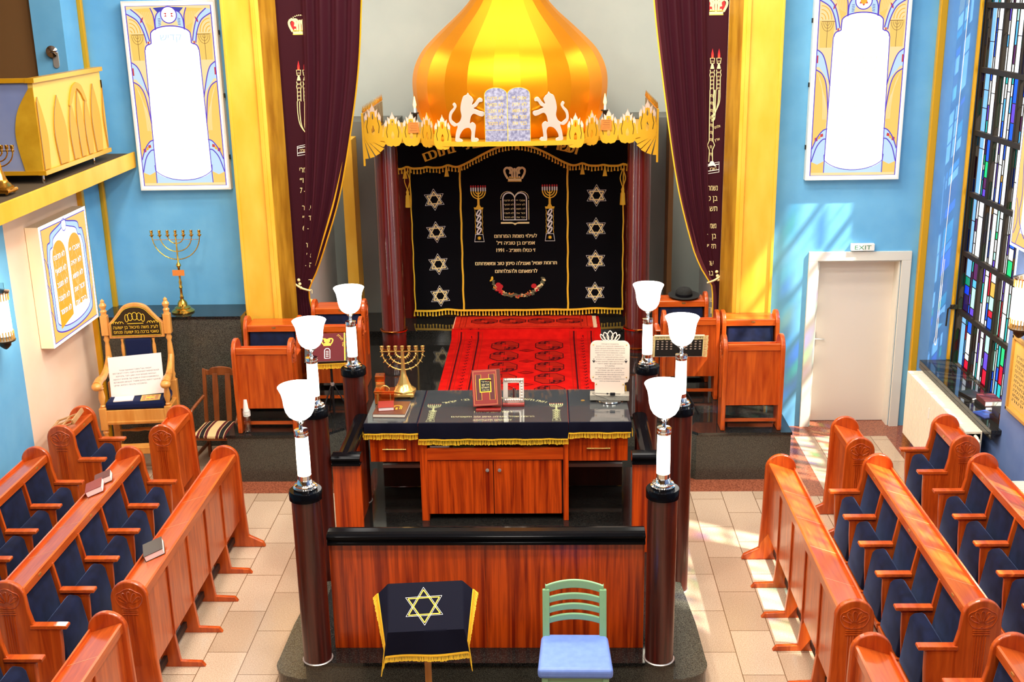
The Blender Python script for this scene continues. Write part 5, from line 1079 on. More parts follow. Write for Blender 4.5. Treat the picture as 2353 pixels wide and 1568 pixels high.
for x in (-0.78, -0.70, 0.93, 1.02): e.line([(x, 15.58), (x, 16.15)], 0.014, MM, 'rug_brown')
border_row(e, 15.6, 16.14, -0.74, 8, 0.018, MM, True, 'rug_brown'); border_row(e, 15.6, 16.14, 0.975, 8, 0.018, MM, True, 'rug_brown')
e.line([(-0.86, 15.575), (1.10, 15.575)], 0.012, MM, 'rug_brown')
e.build('pattern', None, r2)
f = MB()
for i in range(40):
    y = 15.565+i*0.0148
    f.box(1.10, 1.145+random.uniform(0, 0.015), y, y+0.007, 0.684, 0.690); f.box(-0.872, -0.86, y, y+0.01, 0.684, 0.694)
f.build('fringe', 'rug_fringe', r2)
# ------------------------------------------------------------------ back-lit boxes
def ornate_panel(mb, w_, h_, mp, text_rows, title=None, star_top=False):
    """printed film: white page with stepped arch, gold and pale-blue arcs and violet outlines at the sides"""
    F = lambda L: [(a*w_, b*h_) for a, b in L]
    mir = lambda L: [(1-a, b) for a, b in L]
    mb.rect(0, w_, 0, h_, mp, 'film_white'); mb.rect(0.025*w_, 0.975*w_, 0.014*h_, 0.986*h_, mp, 'film_line')
    for mm in (lambda L: L, mir):
        mb.pol(F(mm([(0.03, 0.03), (0.17, 0.03), (0.17, 0.30), (0.03, 0.30)])), mp, 'film_gold')
        mb.pol(F(mm([(0.03, 0.09)]+spline([(0.03, 0.16), (0.08, 0.22), (0.14, 0.26), (0.20, 0.27)], 5)+[(0.20, 0.10), (0.10, 0.075)])), mp, 'film_pale_blue')
        for k in range(3): mb.pol(F(mm([(0.06+0.03*k, 0.20+0.012*k), (0.09+0.03*k, 0.205+0.012*k), (0.085+0.03*k, 0.225+0.01*k), (0.055+0.03*k, 0.22+0.01*k)])), mp, 'film_red' if k != 1 else 'film_deep_gold')
        mb.pol(F(mm([(0.03, 0.30)]+spline([(0.03, 0.58), (0.12, 0.55), (0.17, 0.46), (0.19, 0.33)], 6)+[(0.17, 0.30)])), mp, 'film_gold')
        for k in range(5): mb.line(F(mm(spline([(0.045+0.022*k, 0.57-0.03*k), (0.10+0.016*k, 0.50-0.03*k), (0.125+0.012*k, 0.40-0.02*k), (0.13+0.010*k, 0.32)], 5))), 0.006*w_, mp, 'film_line')
        mb.pol(F(mm([(0.03, 0.60)]+spline([(0.03, 0.69), (0.09, 0.665), (0.135, 0.61), (0.17, 0.53)], 6)+[(0.135, 0.55), (0.06, 0.60)])), mp, 'film_pale_blue')
        mb.pol(F(mm([(0.03, 0.66), (0.045, 0.66), (0.045, 0.62), (0.03, 0.62)])), mp, 'film_red')
        mb.pol(F(mm([(0.05, 0.70), (0.18, 0.70), (0.20, 0.80), (0.20, 0.84), (0.04, 0.84)])), mp, 'film_gold')
        mb.line(F(mm([(0.06, 0.835), (0.215, 0.835)])), 0.006*w_, mp, 'film_brown'); mb.line(F(mm([(0.125, 0.70), (0.125, 0.835)])), 0.005*w_, mp, 'film_brown')
        for r in (0.02, 0.04, 0.06): mb.line(F(mm([(0.125+r*math.cos(math.radians(a))*1.05, 0.83+r*0.75*math.sin(math.radians(a))) for a in range(180, 361, 15)])), 0.004*w_, mp, 'film_brown')
        for k in range(5): mb.line(F(mm(arc(0.05, 0.845, 0.02+0.032*k, 0, 90, 8, (0.02+0.032*k)*0.62))), 0.009*w_, mp, 'film_deep_gold')
        mb.pol(F(mm([(0.03, 0.965), (0.08, 0.97)]+spline([(0.08, 0.97), (0.17, 0.93), (0.22, 0.88), (0.255, 0.80)], 5)+[(0.215, 0.80)]+spline([(0.20, 0.85), (0.14, 0.91), (0.03, 0.945)], 5))), mp, 'film_pale_blue')
        mb.pol(F(mm([(0.18, 0.915), (0.215, 0.93), (0.20, 0.905), (0.175, 0.895)])), mp, 'film_red'); mb.pol(F(mm([(0.235, 0.80), (0.25, 0.80), (0.25, 0.785), (0.235, 0.785)])), mp, 'film_red')
        mb.pol(F(mm([(0.11, 0.97), (0.30, 0.975)]+spline([(0.30, 0.975), (0.33, 0.93), (0.32, 0.87)], 5)+spline([(0.27, 0.84), (0.24, 0.89), (0.20, 0.94), (0.11, 0.97)], 5))), mp, 'film_gold')
        for k in range(6): mb.line(F(mm([(0.20+0.02*k, 0.955), (0.235+0.015*k, 0.90-0.004*k)])), 0.005*w_, mp, 'film_line')
        mb.pol(F(mm([(0.33, 0.975), (0.47, 0.98), (0.40, 0.94)])), mp, 'film_blue'); mb.pol(F(mm(spline([(0.34, 0.86), (0.345, 0.915), (0.38, 0.95), (0.45, 0.965)], 5)+[(0.445, 0.93), (0.41, 0.90), (0.40, 0.875)])), mp, 'film_pale_blue')
        for k in range(5): mb.line(F(mm([(0.375, 0.885+0.008*k), (0.405, 0.888+0.008*k)])), 0.006*w_, mp, 'film_blue')
    page = [(0.17, 0.03), (0.83, 0.03), (0.805, 0.755)]+arc(0.745, 0.755, 0.055, 0, 90, 6, 0.03)+[(0.725, 0.79)]+[(0.725, 0.815)]+[(0.5+0.225*math.cos(math.radians(a)), 0.835+0.045*math.sin(math.radians(a))) for a in range(10, 171, 10)]+[(0.275, 0.815), (0.275, 0.79)]+arc(0.255, 0.755, 0.055, 90, 180, 6, 0.03)
    mb.pol(F(page), mp, 'film_white')
    mb.pol(F([(0.17, 0.03), (0.83, 0.03), (0.83, 0.075)]+[(0.5+0.33*math.cos(math.radians(a)), 0.11-0.065*math.sin(math.radians(a))) for a in range(15, 166, 10)]+[(0.17, 0.075)]), mp, 'film_pale_blue')
    V = 'film_violet'
    mb.line(F([(0.025, 0.014), (0.975, 0.014), (0.975, 0.986), (0.025, 0.986)]), 0.012*w_, mp, V, True)
    mb.line(F(page[2:]), 0.013*w_, mp, V)
    mb.line(F([(0.17, 0.13)]+[(0.5+0.36*math.cos(math.radians(a)), 0.14-0.095*math.sin(math.radians(a))) for a in range(155, 24, -10)]+[(0.83, 0.13)]), 0.009*w_, mp, V)
    for mm in (lambda L: L, mir):
        mb.line(F(mm([(0.175, 0.03), (0.195, 0.755)])), 0.010*w_, mp, V)
        for L in ([(0.03, 0.69), (0.09, 0.665), (0.135, 0.61), (0.19, 0.50)], [(0.03, 0.585), (0.10, 0.56), (0.15, 0.50), (0.185, 0.36)], [(0.03, 0.16), (0.08, 0.22), (0.14, 0.26), (0.19, 0.27)], [(0.03, 0.09), (0.08, 0.17), (0.14, 0.21), (0.18, 0.215)], [(0.08, 0.97), (0.17, 0.93), (0.22, 0.88), (0.26, 0.80)], [(0.03, 0.945), (0.14, 0.91), (0.20, 0.85), (0.225, 0.79)], [(0.30, 0.975), (0.33, 0.93), (0.335, 0.86)], [(0.34, 0.86), (0.345, 0.915), (0.38, 0.95), (0.45, 0.965)]):
            mb.line(F(mm(spline(L, 6))), 0.012*w_, mp, V)
    mb.pol([(0.5*w_+a, 0.938*h_+b) for a, b in ellipse(0, 0, 0.085*w_, None, 24)], mp, 'film_white'); mb.line([(0.5*w_+a, 0.938*h_+b) for a, b in ellipse(0, 0, 0.088*w_, None, 24)], 0.012*w_, mp, V, True)
    if star_top:
        for k in range(6): a = k*PI/3+PI/6; mb.pol([(0.5*w_+0.055*w_*math.cos(a), 0.938*h_+0.055*w_*math.sin(a)), (0.5*w_+0.035*w_*math.cos(a+0.5), 0.938*h_+0.035*w_*math.sin(a+0.5)), (0.5*w_+0.035*w_*math.cos(a-0.5), 0.938*h_+0.035*w_*math.sin(a-0.5))], mp, 'film_red')
        mb.pol([(0.5*w_+a, 0.938*h_+b) for a, b in ellipse(0, 0, 0.034*w_, None, 16)], mp, 'film_deep_gold')
    else:
        for a in (20, 160, 200, 340): c_ = math.radians(a); mb.pol([(0.5*w_+0.06*w_*math.cos(c_), 0.938*h_+0.06*w_*math.sin(c_)), (0.5*w_+0.03*w_*math.cos(c_+0.4), 0.938*h_+0.03*w_*math.sin(c_+0.4)), (0.5*w_+0.03*w_*math.cos(c_-0.4), 0.938*h_+0.03*w_*math.sin(c_-0.4))], mp, 'film_red')
    if title: mb.text(heb(title), 0.5*w_, 0.805*h_, 0.05*h_, mp, 'film_pale_blue', width=0.24*w_)
    for i, s_ in enumerate(text_rows): mb.text(heb(s_), 0.5*w_, (0.755-0.0285*i)*h_, 0.018*h_, mp, 'film_faint', width=min(0.55, 0.022*len(s_))*w_)
KROWS = ['יתגדל ויתקדש שמיה רבא', 'בעלמא די ברא כרעותיה', 'וימליך מלכותיה', 'ויצמח פורקניה ויקרב משיחיה', 'בחייכון וביומיכון', 'ובחיי דכל בית ישראל', 'בעגלא ובזמן קריב', 'ואמרו אמן', 'יהא שמיה רבא מברך', 'לעלם ולעלמי עלמיא', 'יתברך וישתבח ויתפאר', 'ויתרומם ויתנשא ויתהדר', 'ויתעלה ויתהלל', 'שמיה דקודשא בריך הוא', 'לעילא מן כל ברכתא', 'שירתא תשבחתא ונחמתא', 'דאמירן בעלמא', 'ואמרו אמן', 'יהא שלמא רבא מן שמיא', 'וחיים טובים עלינו', 'ועל כל ישראל', 'עושה שלום במרומיו', 'הוא יעשה שלום עלינו', 'ואמרו אמן']
for x0, z0, lab, tt, st in ((-4.285, 3.04, 'tall glowing prayer panel with violet and gold border on the left blue back wall', 'קדיש', False), (3.435, 3.06, 'tall glowing prayer panel with violet and gold border above the exit door', None, True)):
    W_, H_ = 1.065, 2.13
    t = thing('light_box', lab, 'light box', (0, 0, 0), 0, 'tall glowing prayer panels')
    m = MB(); m.box(x0, x0+W_, 13.36, 13.455, z0, z0+H_); m.build('casing', 'white_plastic', t, bevel=0.004)
    f = MB(); ornate_panel(f, W_-0.05, H_-0.05, (lambda a, b: lambda u, v, h: (a+u, 13.359-h, b+v))(x0+0.025, z0+0.025), KROWS, tt, st); f.build('printed_film', None, t)
    k = MB()
    for zz in (0.35, 1.05, 1.75): k.box(x0+W_ if x0 < 0 else x0-0.012, x0+W_+0.012 if x0 < 0 else x0, 13.40, 13.43, z0+zz, z0+zz+0.05)
    k.build('side_clip', 'black_metal', t)
t = thing('light_box', 'deep glowing box with two golden tablets of the law on the pink left wall', 'light box', (0, 0, 0))
BX0, BX1, BY0, BY1, BZ0, BZ1 = -4.855, -4.715, 11.47, 12.72, 1.69, 2.98
MB().box(BX0, BX1, BY0, BY1, BZ0, BZ1).build('casing', 'casing_cream', t, bevel=0.003)
f = MB(); w_, h_ = BY1-BY0, BZ1-BZ0; mp = lambda u, v, h: (BX1+0.0008+h, BY0+u, BZ0+v)
F = lambda L: [(a*w_, b*h_) for a, b in L]
f.rect(0, w_, 0, h_, mp, 'film_white'); f.rect(0.03*w_, 0.97*w_, 0.03*h_, 0.97*h_, mp, 'film_gold')
arch = lambda e_: [(0.14-e_, 0.20-e_)]+[(0.14-e_, 0.70)]+spline([(0.14-e_, 0.70), (0.17-e_, 0.78+e_), (0.23-e_, 0.80+e_), (0.26-e_, 0.86+e_), (0.40, 0.90+e_), (0.5, 0.92+e_), (0.60, 0.90+e_), (0.74+e_, 0.86+e_), (0.77+e_, 0.80+e_), (0.83+e_, 0.78+e_), (0.86+e_, 0.70)], 4)+[(0.86+e_, 0.20-e_)]+[(0.5+(0.36+e_)*math.cos(math.radians(a)), 0.19-e_-0.09*math.sin(math.radians(a))) for a in range(10, 171, 10)]
f.pol(F(arch(0.045)), mp, 'film_pale_blue'); f.line(F(arch(0.045)), 0.014, mp, 'film_violet', True); f.pol(F(arch(0.0)), mp, 'film_white'); f.line(F(arch(0.0)), 0.012, mp, 'film_violet', True)
f.pol(F([(0.5+a, 0.93+b) for a, b in ellipse(0, 0, 0.05, None, 16)]), mp, 'film_white'); f.line(F([(0.5+a, 0.93+b) for a, b in ellipse(0, 0, 0.05, None, 16)]), 0.01, mp, 'film_violet', True)
for sx in (-1, 1):
    for k in range(9): f.line(F([(0.5+sx*0.45, 0.30+0.06*k), (0.5+sx*0.40, 0.34+0.06*k)]), 0.005, mp, 'film_line')
    for k in range(3): f.line(F(spline([(0.5+sx*0.46, 0.30+0.22*k), (0.5+sx*0.42, 0.24+0.22*k), (0.5+sx*0.40, 0.16+0.22*k)], 5)), 0.008, mp, 'film_violet')
    c_ = 0.5+sx*0.165
    skew = lambda a, b: (a, b+(0.10*(a-c_)/0.14 if False else (0.06*(c_+0.14-a)/0.28 if sx < 0 else 0.06*(a-c_+0.14)/0.28))*(-1 if b < 0.4 else 0))
    tab = [skew(c_-0.14, 0.17), skew(c_+0.14, 0.17), (c_+0.14, 0.70)]+arc(c_, 0.70, 0.14, 0, 180, 12, 0.13)[1:]
    if sx > 0: tab = [(c_-0.14, 0.22), (c_+0.14, 0.22), (c_+0.14, 0.70)]+arc(c_, 0.70, 0.14, 0, 180, 12, 0.13)[1:]
    f.pol(F(tab), mp, 'film_deep_gold')
    rn = random.Random(9+sx)
    for k in range(26):
        a = c_-0.13+0.26*rn.random(); b = 0.24+0.5*rn.random(); f.line(F([(a, b), (max(c_-0.138, min(c_+0.138, a+rn.uniform(-0.05, 0.05))), b+rn.uniform(0.04, 0.10))]), 0.005, mp, 'film_line')
    for i, s_ in enumerate(('אנכי יי', 'לא יהיה', 'לא תשא', 'זכור את', 'כבד את') if sx > 0 else ('לא תרצח', 'לא תנאף', 'לא תגנב', 'לא תענה', 'לא תחמד')):
        f.text(heb(s_), c_*w_, (0.68-0.115*i)*h_, 0.085, mp, 'film_blue', width=0.225*w_); f.text(heb(s_), c_*w_-0.004, (0.68-0.115*i)*h_+0.004, 0.085, mp, 'film_white', width=0.225*w_)
f.line(F([(0.03, 0.03), (0.97, 0.03), (0.97, 0.97), (0.03, 0.97)]), 0.014, mp, 'film_violet', True)
f.build('printed_film', None, t)
# right edge of the photo: another box, a wall lamp and a framed prayer on the grey-blue pier
t = thing('light_box', 'glowing box on the grey-blue pier, cut by the right edge of the photo', 'light box', (0, 0, 0))
MB().box(4.78, 4.898, 9.45, 10.72, 2.86, 4.10).build('casing', 'cream_board', t, bevel=0.003)
f = MB(); mp = lambda u, v, h: (4.7795-h, 10.72-u, 2.86+v)
f.rect(0, 1.27, 0, 1.24, mp, 'film_white'); f.rect(0.03, 1.24, 0.03, 1.21, mp, 'film_gold'); f.line([(0.03, 0.03), (1.24, 0.03), (1.24, 1.21), (0.03, 1.21)], 0.014, mp, 'film_violet', True)
f.pol([(0.20, 0.15), (1.07, 0.15), (1.07, 0.9), (0.20, 0.9)], mp, 'film_white'); f.line(spline([(0.10, 0.9), (0.16, 0.5), (0.14, 0.3), (0.3, 0.12), (0.6, 0.08)], 5), 0.014, mp, 'film_violet'); f.line(spline([(0.05, 0.45), (0.1, 0.35), (0.1, 0.22), (0.05, 0.12)], 5), 0.012, mp, 'film_violet'); f.line([(0.12, 0.03), (0.2, 0.2)], 0.01, mp, 'film_violet')
f.build('printed_film', None, t)
def sconce(x, y, z, sg, label):
    t = thing('wall_lamp', label, 'wall lamp', (x, y, z), 0, 'glass rod wall lamps')
    MB().box(min(-sg*0.095, -sg*0.02), max(-sg*0.095, -sg*0.02), -0.04, 0.04, -0.24, 0.26).build('wall_plate', 'brass', t, bevel=0.004)
    MB().lathe([(0.07, -0.20), (0.082, -0.19), (0.078, 0.19), (0.0, 0.20)], (sg*0.03, 0, 0), 20).build('glass_cylinder', 'sconce_glass', t, smooth=40)
    for z0, z1 in ((-0.235, -0.15), (0.15, 0.22)):
        r = MB()
        for i in range(20):
            a = 2*PI*i/20; q = (sg*0.03+0.086*math.cos(a), 0.086*math.sin(a)); r.tube([(q[0], q[1], z0), (q[0], q[1], z1)], 0.007, 5)
        r.build('glass_rods', 'bright_brass', t)
    light('sconce_glow', 'POINT', 16, (x+sg*0.22, y, z), (1.0, 0.86, 0.66)).data.shadow_soft_size = 0.08
    MB().lathe([(0.10, 0.22), (0.105, 0.235), (0.06, 0.25), (0.0, 0.27)], (sg*0.03, 0, 0), 20).box(sg*0.03-0.004, sg*0.03+0.06*sg+0.004 if sg > 0 else sg*0.03+0.004, -0.004, 0.004, 0.25, 0.32).build('top_cap', 'chrome', t, smooth=40)
    MB().lathe([(0.0, -0.34), (0.02, -0.33), (0.05, -0.30), (0.055, -0.27), (0.095, -0.255), (0.10, -0.24), (0.0, -0.235)], (sg*0.03, 0, 0), 20).build('bottom_cap', 'bronze_plate', t, smooth=40)
sconce(-4.755, 10.46, 2.335, 1, 'glowing glass rod wall lamp on the blue wall at the left edge of the photo')
sconce(4.80, 10.27, 2.42, -1, 'glowing glass rod wall lamp at the right edge of the photo, above the framed prayer')
t = thing('framed_prayer', 'gold framed Hebrew prayer on parchment at the right edge, on the grey-blue pier', 'framed text', (0, 0, 0))
f = MB(); mp = lambda u, v, h: (4.893-h, 10.64-u, 1.26+v)
for a, b, c_, d_ in ((0, 0.9, 0, 0.035), (0, 0.9, 0.715, 0.75), (0, 0.035, 0, 0.75), (0.865, 0.9, 0, 0.75)): f.box(4.868, 4.898, 10.64-b, 10.64-a, 1.26+c_, 1.26+d_)
f.build('frame', 'gold_paint_frame', t, bevel=0.005)
f = MB(); f.rect(0.03, 0.87, 0.03, 0.72, mp, 'parchment_gold', 0.004); f.h = 0.0045
for i, s_ in enumerate(['מזמור לתודה', 'הריעו ליהוה כל הארץ', 'עבדו את יהוה בשמחה', 'באו לפניו ברננה', 'דעו כי יהוה הוא אלהים', 'הוא עשנו ולו אנחנו', 'עמו וצאן מרעיתו', 'באו שעריו בתודה', 'חצרתיו בתהלה', 'הודו לו ברכו שמו', 'כי טוב יהוה']): f.text(heb(s_), 0.45, 0.60-0.048*i, 0.044, mp, 'ink', width=0.30 if i == 0 else 0.70)
f.line([(0.07, 0.07), (0.83, 0.07), (0.83, 0.68), (0.07, 0.68)], 0.008, mp, 'gold_thread', True)
f.build('parchment', None, t)
# exit sign
t = thing('exit_sign', 'small white sign with green EXIT lettering over the grey door', 'sign', (0, 0, 0))
MB().box(4.03, 4.30, 13.40, 13.46, 2.215, 2.30).build('casing', 'white_plastic', t, bevel=0.006)
f = MB(); f.text('EXIT', 4.165, 2.232, 0.072, FRONT(13.3995), 'exit_green', width=0.19); f.build('lettering', None, t)
# radiator below the sill, radiator at the frame edge
def radiator(label, x0, x1, y0, y1, z0, z1):
    t = thing('radiator', label, 'radiator', (0, 0, 0)); n = int((y1-y0)/0.048); r = MB()
    for i in range(n):
        y = y0+(y1-y0)*i/n; r.box(x0, x1, y, y+0.040, z0, z1)
    r.box(x0+0.012, x1-0.012, y0, y1, z0+0.02, z1-0.02); r.build('columns', 'radiator_enamel', t, bevel=0.006)
    MB().tube([(x0+0.10, y0+0.02, z1-0.05), (x0+0.10, y0-0.05, z1-0.05), (x0+0.10, y0-0.10, z1-0.07), (x0+0.10, y0-0.10, 0.02)], 0.016, 8).tube([(x0+0.04, y0+0.02, z0+0.30), (x0+0.04, y0-0.04, z0+0.30)], 0.014, 8).build('pipe', 'radiator_enamel', t, smooth=50)
    MB().lathe([(0.016, 0), (0.024, 0.01), (0.024, 0.04), (0.0, 0.045)], (x0+0.04, y0-0.03, z0+0.30), 12, None, Matrix.Rotation(PI/2, 4, 'X')).sphere((x0+0.10, y0-0.05, z1-0.26), 0.02).build('valve', 'brass', t, smooth=40)
    MB().box(x0-0.008, x0, (y0+y1)/2+0.1, (y0+y1)/2+0.13, z0+0.5, z0+0.62).build('heat_meter', 'white_plastic', t)
    MB().box(x0+0.08, x0+0.12, y0+0.2, y0+0.24, 0.0, z0+0.02).box(x0+0.08, x0+0.12, y1-0.24, y1-0.2, 0.0, z0+0.02).build('foot', 'radiator_enamel', t)
    return t
radiator('long cream ribbed radiator under the stained-glass window', 4.63, 4.80, 10.93, 12.88, 0.14, 0.91)
radiator('cream radiator at the right edge of the photo, beside the rearmost right bench', 4.70, 4.86, 8.2, 10.02, 0.14, 0.78)
# books, leaflet and bottle on the sill
GB = 'books on the window sill'
book('open-edged dark book leaning at the front of the sill, under the brown volume', (4.96, 11.72, 1.0005), 0.25, 0.17, 0.24, 0.03, 'black_leather', 'white_paper', group=GB)
book('black book with white pages, under the gilt brown volume on the sill', (5.02, 11.42, 1.0005), 0.1, 0.18, 0.25, 0.035, 'black_leather', 'white_paper', group=GB)
book('brown volume with gilt spine, top of the stack on the window sill', (5.03, 11.43, 1.036), 0.02, 0.18, 0.24, 0.055, 'maroon_cover', 'page_edge', group=GB)
book('tan-edged book, bottom of the stack at the near end of the window sill', (5.00, 10.97, 1.0005), 0.1, 0.17, 0.22, 0.05, 'dark_leather', 'tan_leather', group=GB)
book('thick reddish-edged book, top of the stack at the near end of the window sill', (5.01, 10.98, 1.051), -0.05, 0.17, 0.22, 0.07, 'dark_leather', 'tan_leather', group=GB)
book('blue shiny booklet lying on the sill edge between the two book stacks', (4.90, 11.16, 1.0005), 0.3, 0.16, 0.20, 0.012, 'blue_cover', 'white_paper', group=GB)
t = thing('water_bottle', 'clear plastic bottle with pale cap on the window sill', 'bottle', (5.10, 11.12, 1.0005))
MB().lathe([(0.035, 0), (0.04, 0.01), (0.04, 0.07), (0.036, 0.09), (0.04, 0.11), (0.04, 0.16), (0.025, 0.20), (0.0, 0.21)], n=20).build('body', 'clear_plastic', t, smooth=40); MB().lathe([(0.034, 0.17), (0.03, 0.26), (0.022, 0.30), (0.0, 0.302)], n=20).build('cap', 'white_plastic', t, smooth=40)
# ------------------------------------------------------------------ left side: menorah on the shelf, throne, chairs, stands
menorah('menorah', 'tall brass seven-armed candlestick on the black stone shelf before the blue wall', 'candlestick', (-3.86, 13.14, 1.627), 0.98, 0.56, 'brass', 'round')
n_ = MB(); n_.box(-3.93, -3.79, 13.105, 13.11, 1.627+0.445, 1.627+0.515); tag(n_.build('donor_tag', 'orange_thread'), 'small orange plate hanging on the stem of the tall brass candlestick', 'tag')
tag(MB().lathe([(0.0, 0), (0.05, 0), (0.055, 0.02), (0.0, 0.022)], (-4.02, 12.99, 1.627), 18).build('brass_dish', 'brass', smooth=40), 'small brass dish on the stone shelf next to the candlestick foot', 'dish')
t = thing('throne_chair', 'tall carved golden wood armchair with bronze crest and navy cushion, at the pink wall', 'chair', (-4.20, 12.35, 0.0), 0.10)
TURN = lambda z0, z1: [(0.036, z0), (0.036, z0+0.02*(z1-z0)), (0.022, z0+0.08*(z1-z0)), (0.032, z0+0.14*(z1-z0)), (0.022, z0+0.2*(z1-z0)), (0.038, z0+0.5*(z1-z0)), (0.028, z0+0.75*(z1-z0)), (0.022, z0+0.82*(z1-z0)), (0.036, z0+0.88*(z1-z0)), (0.024, z0+0.94*(z1-z0)), (0.036, z1)]
for sx in (-1, 1):
    x = sx*0.35; p = MB()
    p.lathe(TURN(0.95, 1.55), (x, 0.20, 0), 16); p.box(x-0.038, x+0.038, 0.162, 0.238, 0.0, 0.97); p.box(x-0.04, x+0.04, 0.16, 0.24, 1.53, 1.76)
    p.lathe([(0.036, 1.76), (0.03, 1.78), (0.04, 1.81), (0.022, 1.83), (0.038, 1.86), (0.042, 1.88), (0.02, 1.91), (0.024, 1.93), (0.0, 1.955)], (x, 0.20, 0), 16); p.build('back_post', 'beech_gold', t, bevel=0.004, smooth=40)
    p = MB(); xf = sx*0.36; p.lathe(TURN(0.78, 1.06), (xf, -0.22, 0), 16); p.box(xf-0.04, xf+0.04, -0.26, -0.18, 0.54, 0.80); p.lathe(TURN(0.10, 0.56), (xf, -0.22, 0), 16); p.lathe([(0.03, 0.0), (0.038, 0.03), (0.026, 0.10)], (xf, -0.22, 0), 16); p.build('front_leg', 'beech_gold', t, bevel=0.004, smooth=40)
    a = MB(); L = spline([(sx*0.35, 0.20, 1.28), (sx*0.355, 0.08, 1.17), (sx*0.365, -0.06, 1.11), (sx*0.375, -0.18, 1.11), (sx*0.375, -0.30, 1.085)], 6); a.tube(L, [0.03+0.022*(i/(len(L)-1)) for i in range(len(L))], 12); a.sphere((sx*0.375, -0.30, 1.075), 0.06, n=14, sz=0.8); a.build('armrest', 'beech_gold', t, smooth=60)
crest = [(-0.31, 1.49), (0.31, 1.49), (0.31, 1.64)]+spline([(0.31, 1.66), (0.25, 1.72), (0.20, 1.78), (0.12, 1.87), (0.0, 1.90), (-0.12, 1.87), (-0.20, 1.78), (-0.25, 1.72), (-0.31, 1.66)], 5)
MB().prism(crest, -0.02, 0.03, FRONT(0.20)).build('crest_rail', 'beech_gold', t, bevel=0.008)
c2 = [(0.0+(a-0.0)*0.90, 1.675+(b-1.675)*0.84) for a, b in crest]
e = MB(); mpF = FRONT(0.166); pl = MB().prism(c2, 0.0, 0.006, mpF).build('bronze_plate', 'bronze_plate', t)
e.h = 0.0065
for k in range(5):
    a0 = math.radians(90+(k-2)*26); e.line([(0.115*math.cos(a0)+0.03*math.cos(q)*abs(math.sin(a0)), 1.695+0.055*math.sin(a0)+0.045*math.sin(q)) for q in [2*PI*i/12 for i in range(12)]], 0.007, mpF, 'gold_thread', True)
e.line([(-0.09, 1.665), (0.09, 1.665)], 0.008, mpF, 'gold_thread')
for sx in (-1, 1):
    for k in range(4): e.line(spline([(sx*(0.13+0.03*k), 1.665+0.02*(k % 2)), (sx*(0.15+0.03*k), 1.69), (sx*(0.17+0.025*k), 1.665)], 4), 0.006, mpF, 'gold_thread')
e.text(heb('לע״נ משה מיכאל בן ישועה'), 0.0, 1.605, 0.052, mpF, 'gold_thread', width=0.50); e.text(heb('טאטי ברכה בת ישועה פנחס'), 0.0, 1.55, 0.052, mpF, 'gold_thread', width=0.50)
e.line([(u*0.98, 1.675+(v-1.675)*0.97) for u, v in c2], 0.006, mpF, 'gold_thread', True); e.build('relief', None, pl)
MB().box(-0.145, 0.145, 0.165, 0.215, 0.95, 1.48).build('back_cushion', 'navy_cloth', t, bevel=0.015)
for sx in (-1, 1): MB().lathe([(0.018, 1.48), (0.012, 1.44), (0.02, 1.40), (0.022, 1.33), (0.012, 1.22), (0.02, 1.05), (0.018, 0.93)], (sx*0.175, 0.19, 0), 12).build('spindle', 'beech_gold', t, smooth=50)
MB().box(-0.33, 0.33, -0.245, 0.20, 0.77, 0.865).build('seat_cushion', 'navy_cloth', t, bevel=0.03)
r = MB(); r.box(-0.33, 0.33, -0.25, -0.20, 0.60, 0.77); r.box(-0.33, 0.33, -0.256, -0.245, 0.615, 0.64); r.box(-0.375, -0.325, -0.2, 0.2, 0.62, 0.76); r.box(0.325, 0.375, -0.2, 0.2, 0.62, 0.76); r.build('seat_frame', 'beech_gold', t, bevel=0.005)
MB().tube([(-0.34, 0.05, 0.42), (-0.18, 0.05, 0.42), (-0.08, 0.05, 0.425), (0, 0.05, 0.43), (0.08, 0.05, 0.425), (0.18, 0.05, 0.42), (0.34, 0.05, 0.42)], [0.013, 0.013, 0.026, 0.02, 0.026, 0.013, 0.013], 10).build('stretcher', 'beech_gold', t, smooth=60)
MB().box(-0.30, 0.33, -0.34, -0.20, 0.27, 0.35).build('foot_board', 'beech_gold', t, bevel=0.006)
TC = Matrix.Translation((-4.20, 12.35, 0.0)) @ Matrix.Rotation(0.10, 4, 'Z')
t = thing('text_board', 'white board with a Russian prayer text leaning on the golden armchair', 'board', (0, 0, 0)); A = TC @ Matrix.Translation((-0.005, -0.045, 0.872)) @ Matrix.Rotation(math.radians(-17), 4, 'X') @ Matrix.Rotation(math.radians(-3.5), 4, 'Y')
MB().box(-0.30, 0.30, -0.003, 0.003, 0.0, 0.46, None, A).build('board', 'white_paper', t)
e = MB(); mp = place(lambda u, v, h: (u, -0.0035-h, v), A)
for i, s_ in enumerate(('Когда поднимают Сефер-Тору, говорят:', 'ЗЕОТ ВЕЗОТ АТОРА, АШЕР-САМ МОШЕЙ ЛИФНЕЙ БЕНЕЙ', 'ИСРАЭЛЬ. ТОРА ЦИВА ЛАНУ МОШЕЙ, МОРАША', 'КЕИЛАТ ЯАКОВ. ЭЦ ХАИМ И ЛАМАХАЗИКИМ БА,', 'ВЕТОМХЕЙА МЕУШАР. ТАМИМ ДАРКО, ИМРАТ АДОНАЙ', 'ЦРУФА, МАГЕН У ЛЕХОЛЬ АХОСИМ БО.')):
    e.text(s_, -0.255 if i > 2 else 0.0, 0.295-i*0.034, 0.021, mp, 'ink', 'l' if i > 2 else 'c', width=(0.36, 0.52, 0.45, 0.51, 0.52, 0.37)[i])
e.build('lettering', None, t)
t = thing('booklet', 'white booklet with a grey printed frame on the armchair seat', 'booklet', (0, 0, 0)); A = TC @ Matrix.Translation((-0.14, -0.15, 0.8660)) @ Matrix.Rotation(0.1, 4, 'Z')
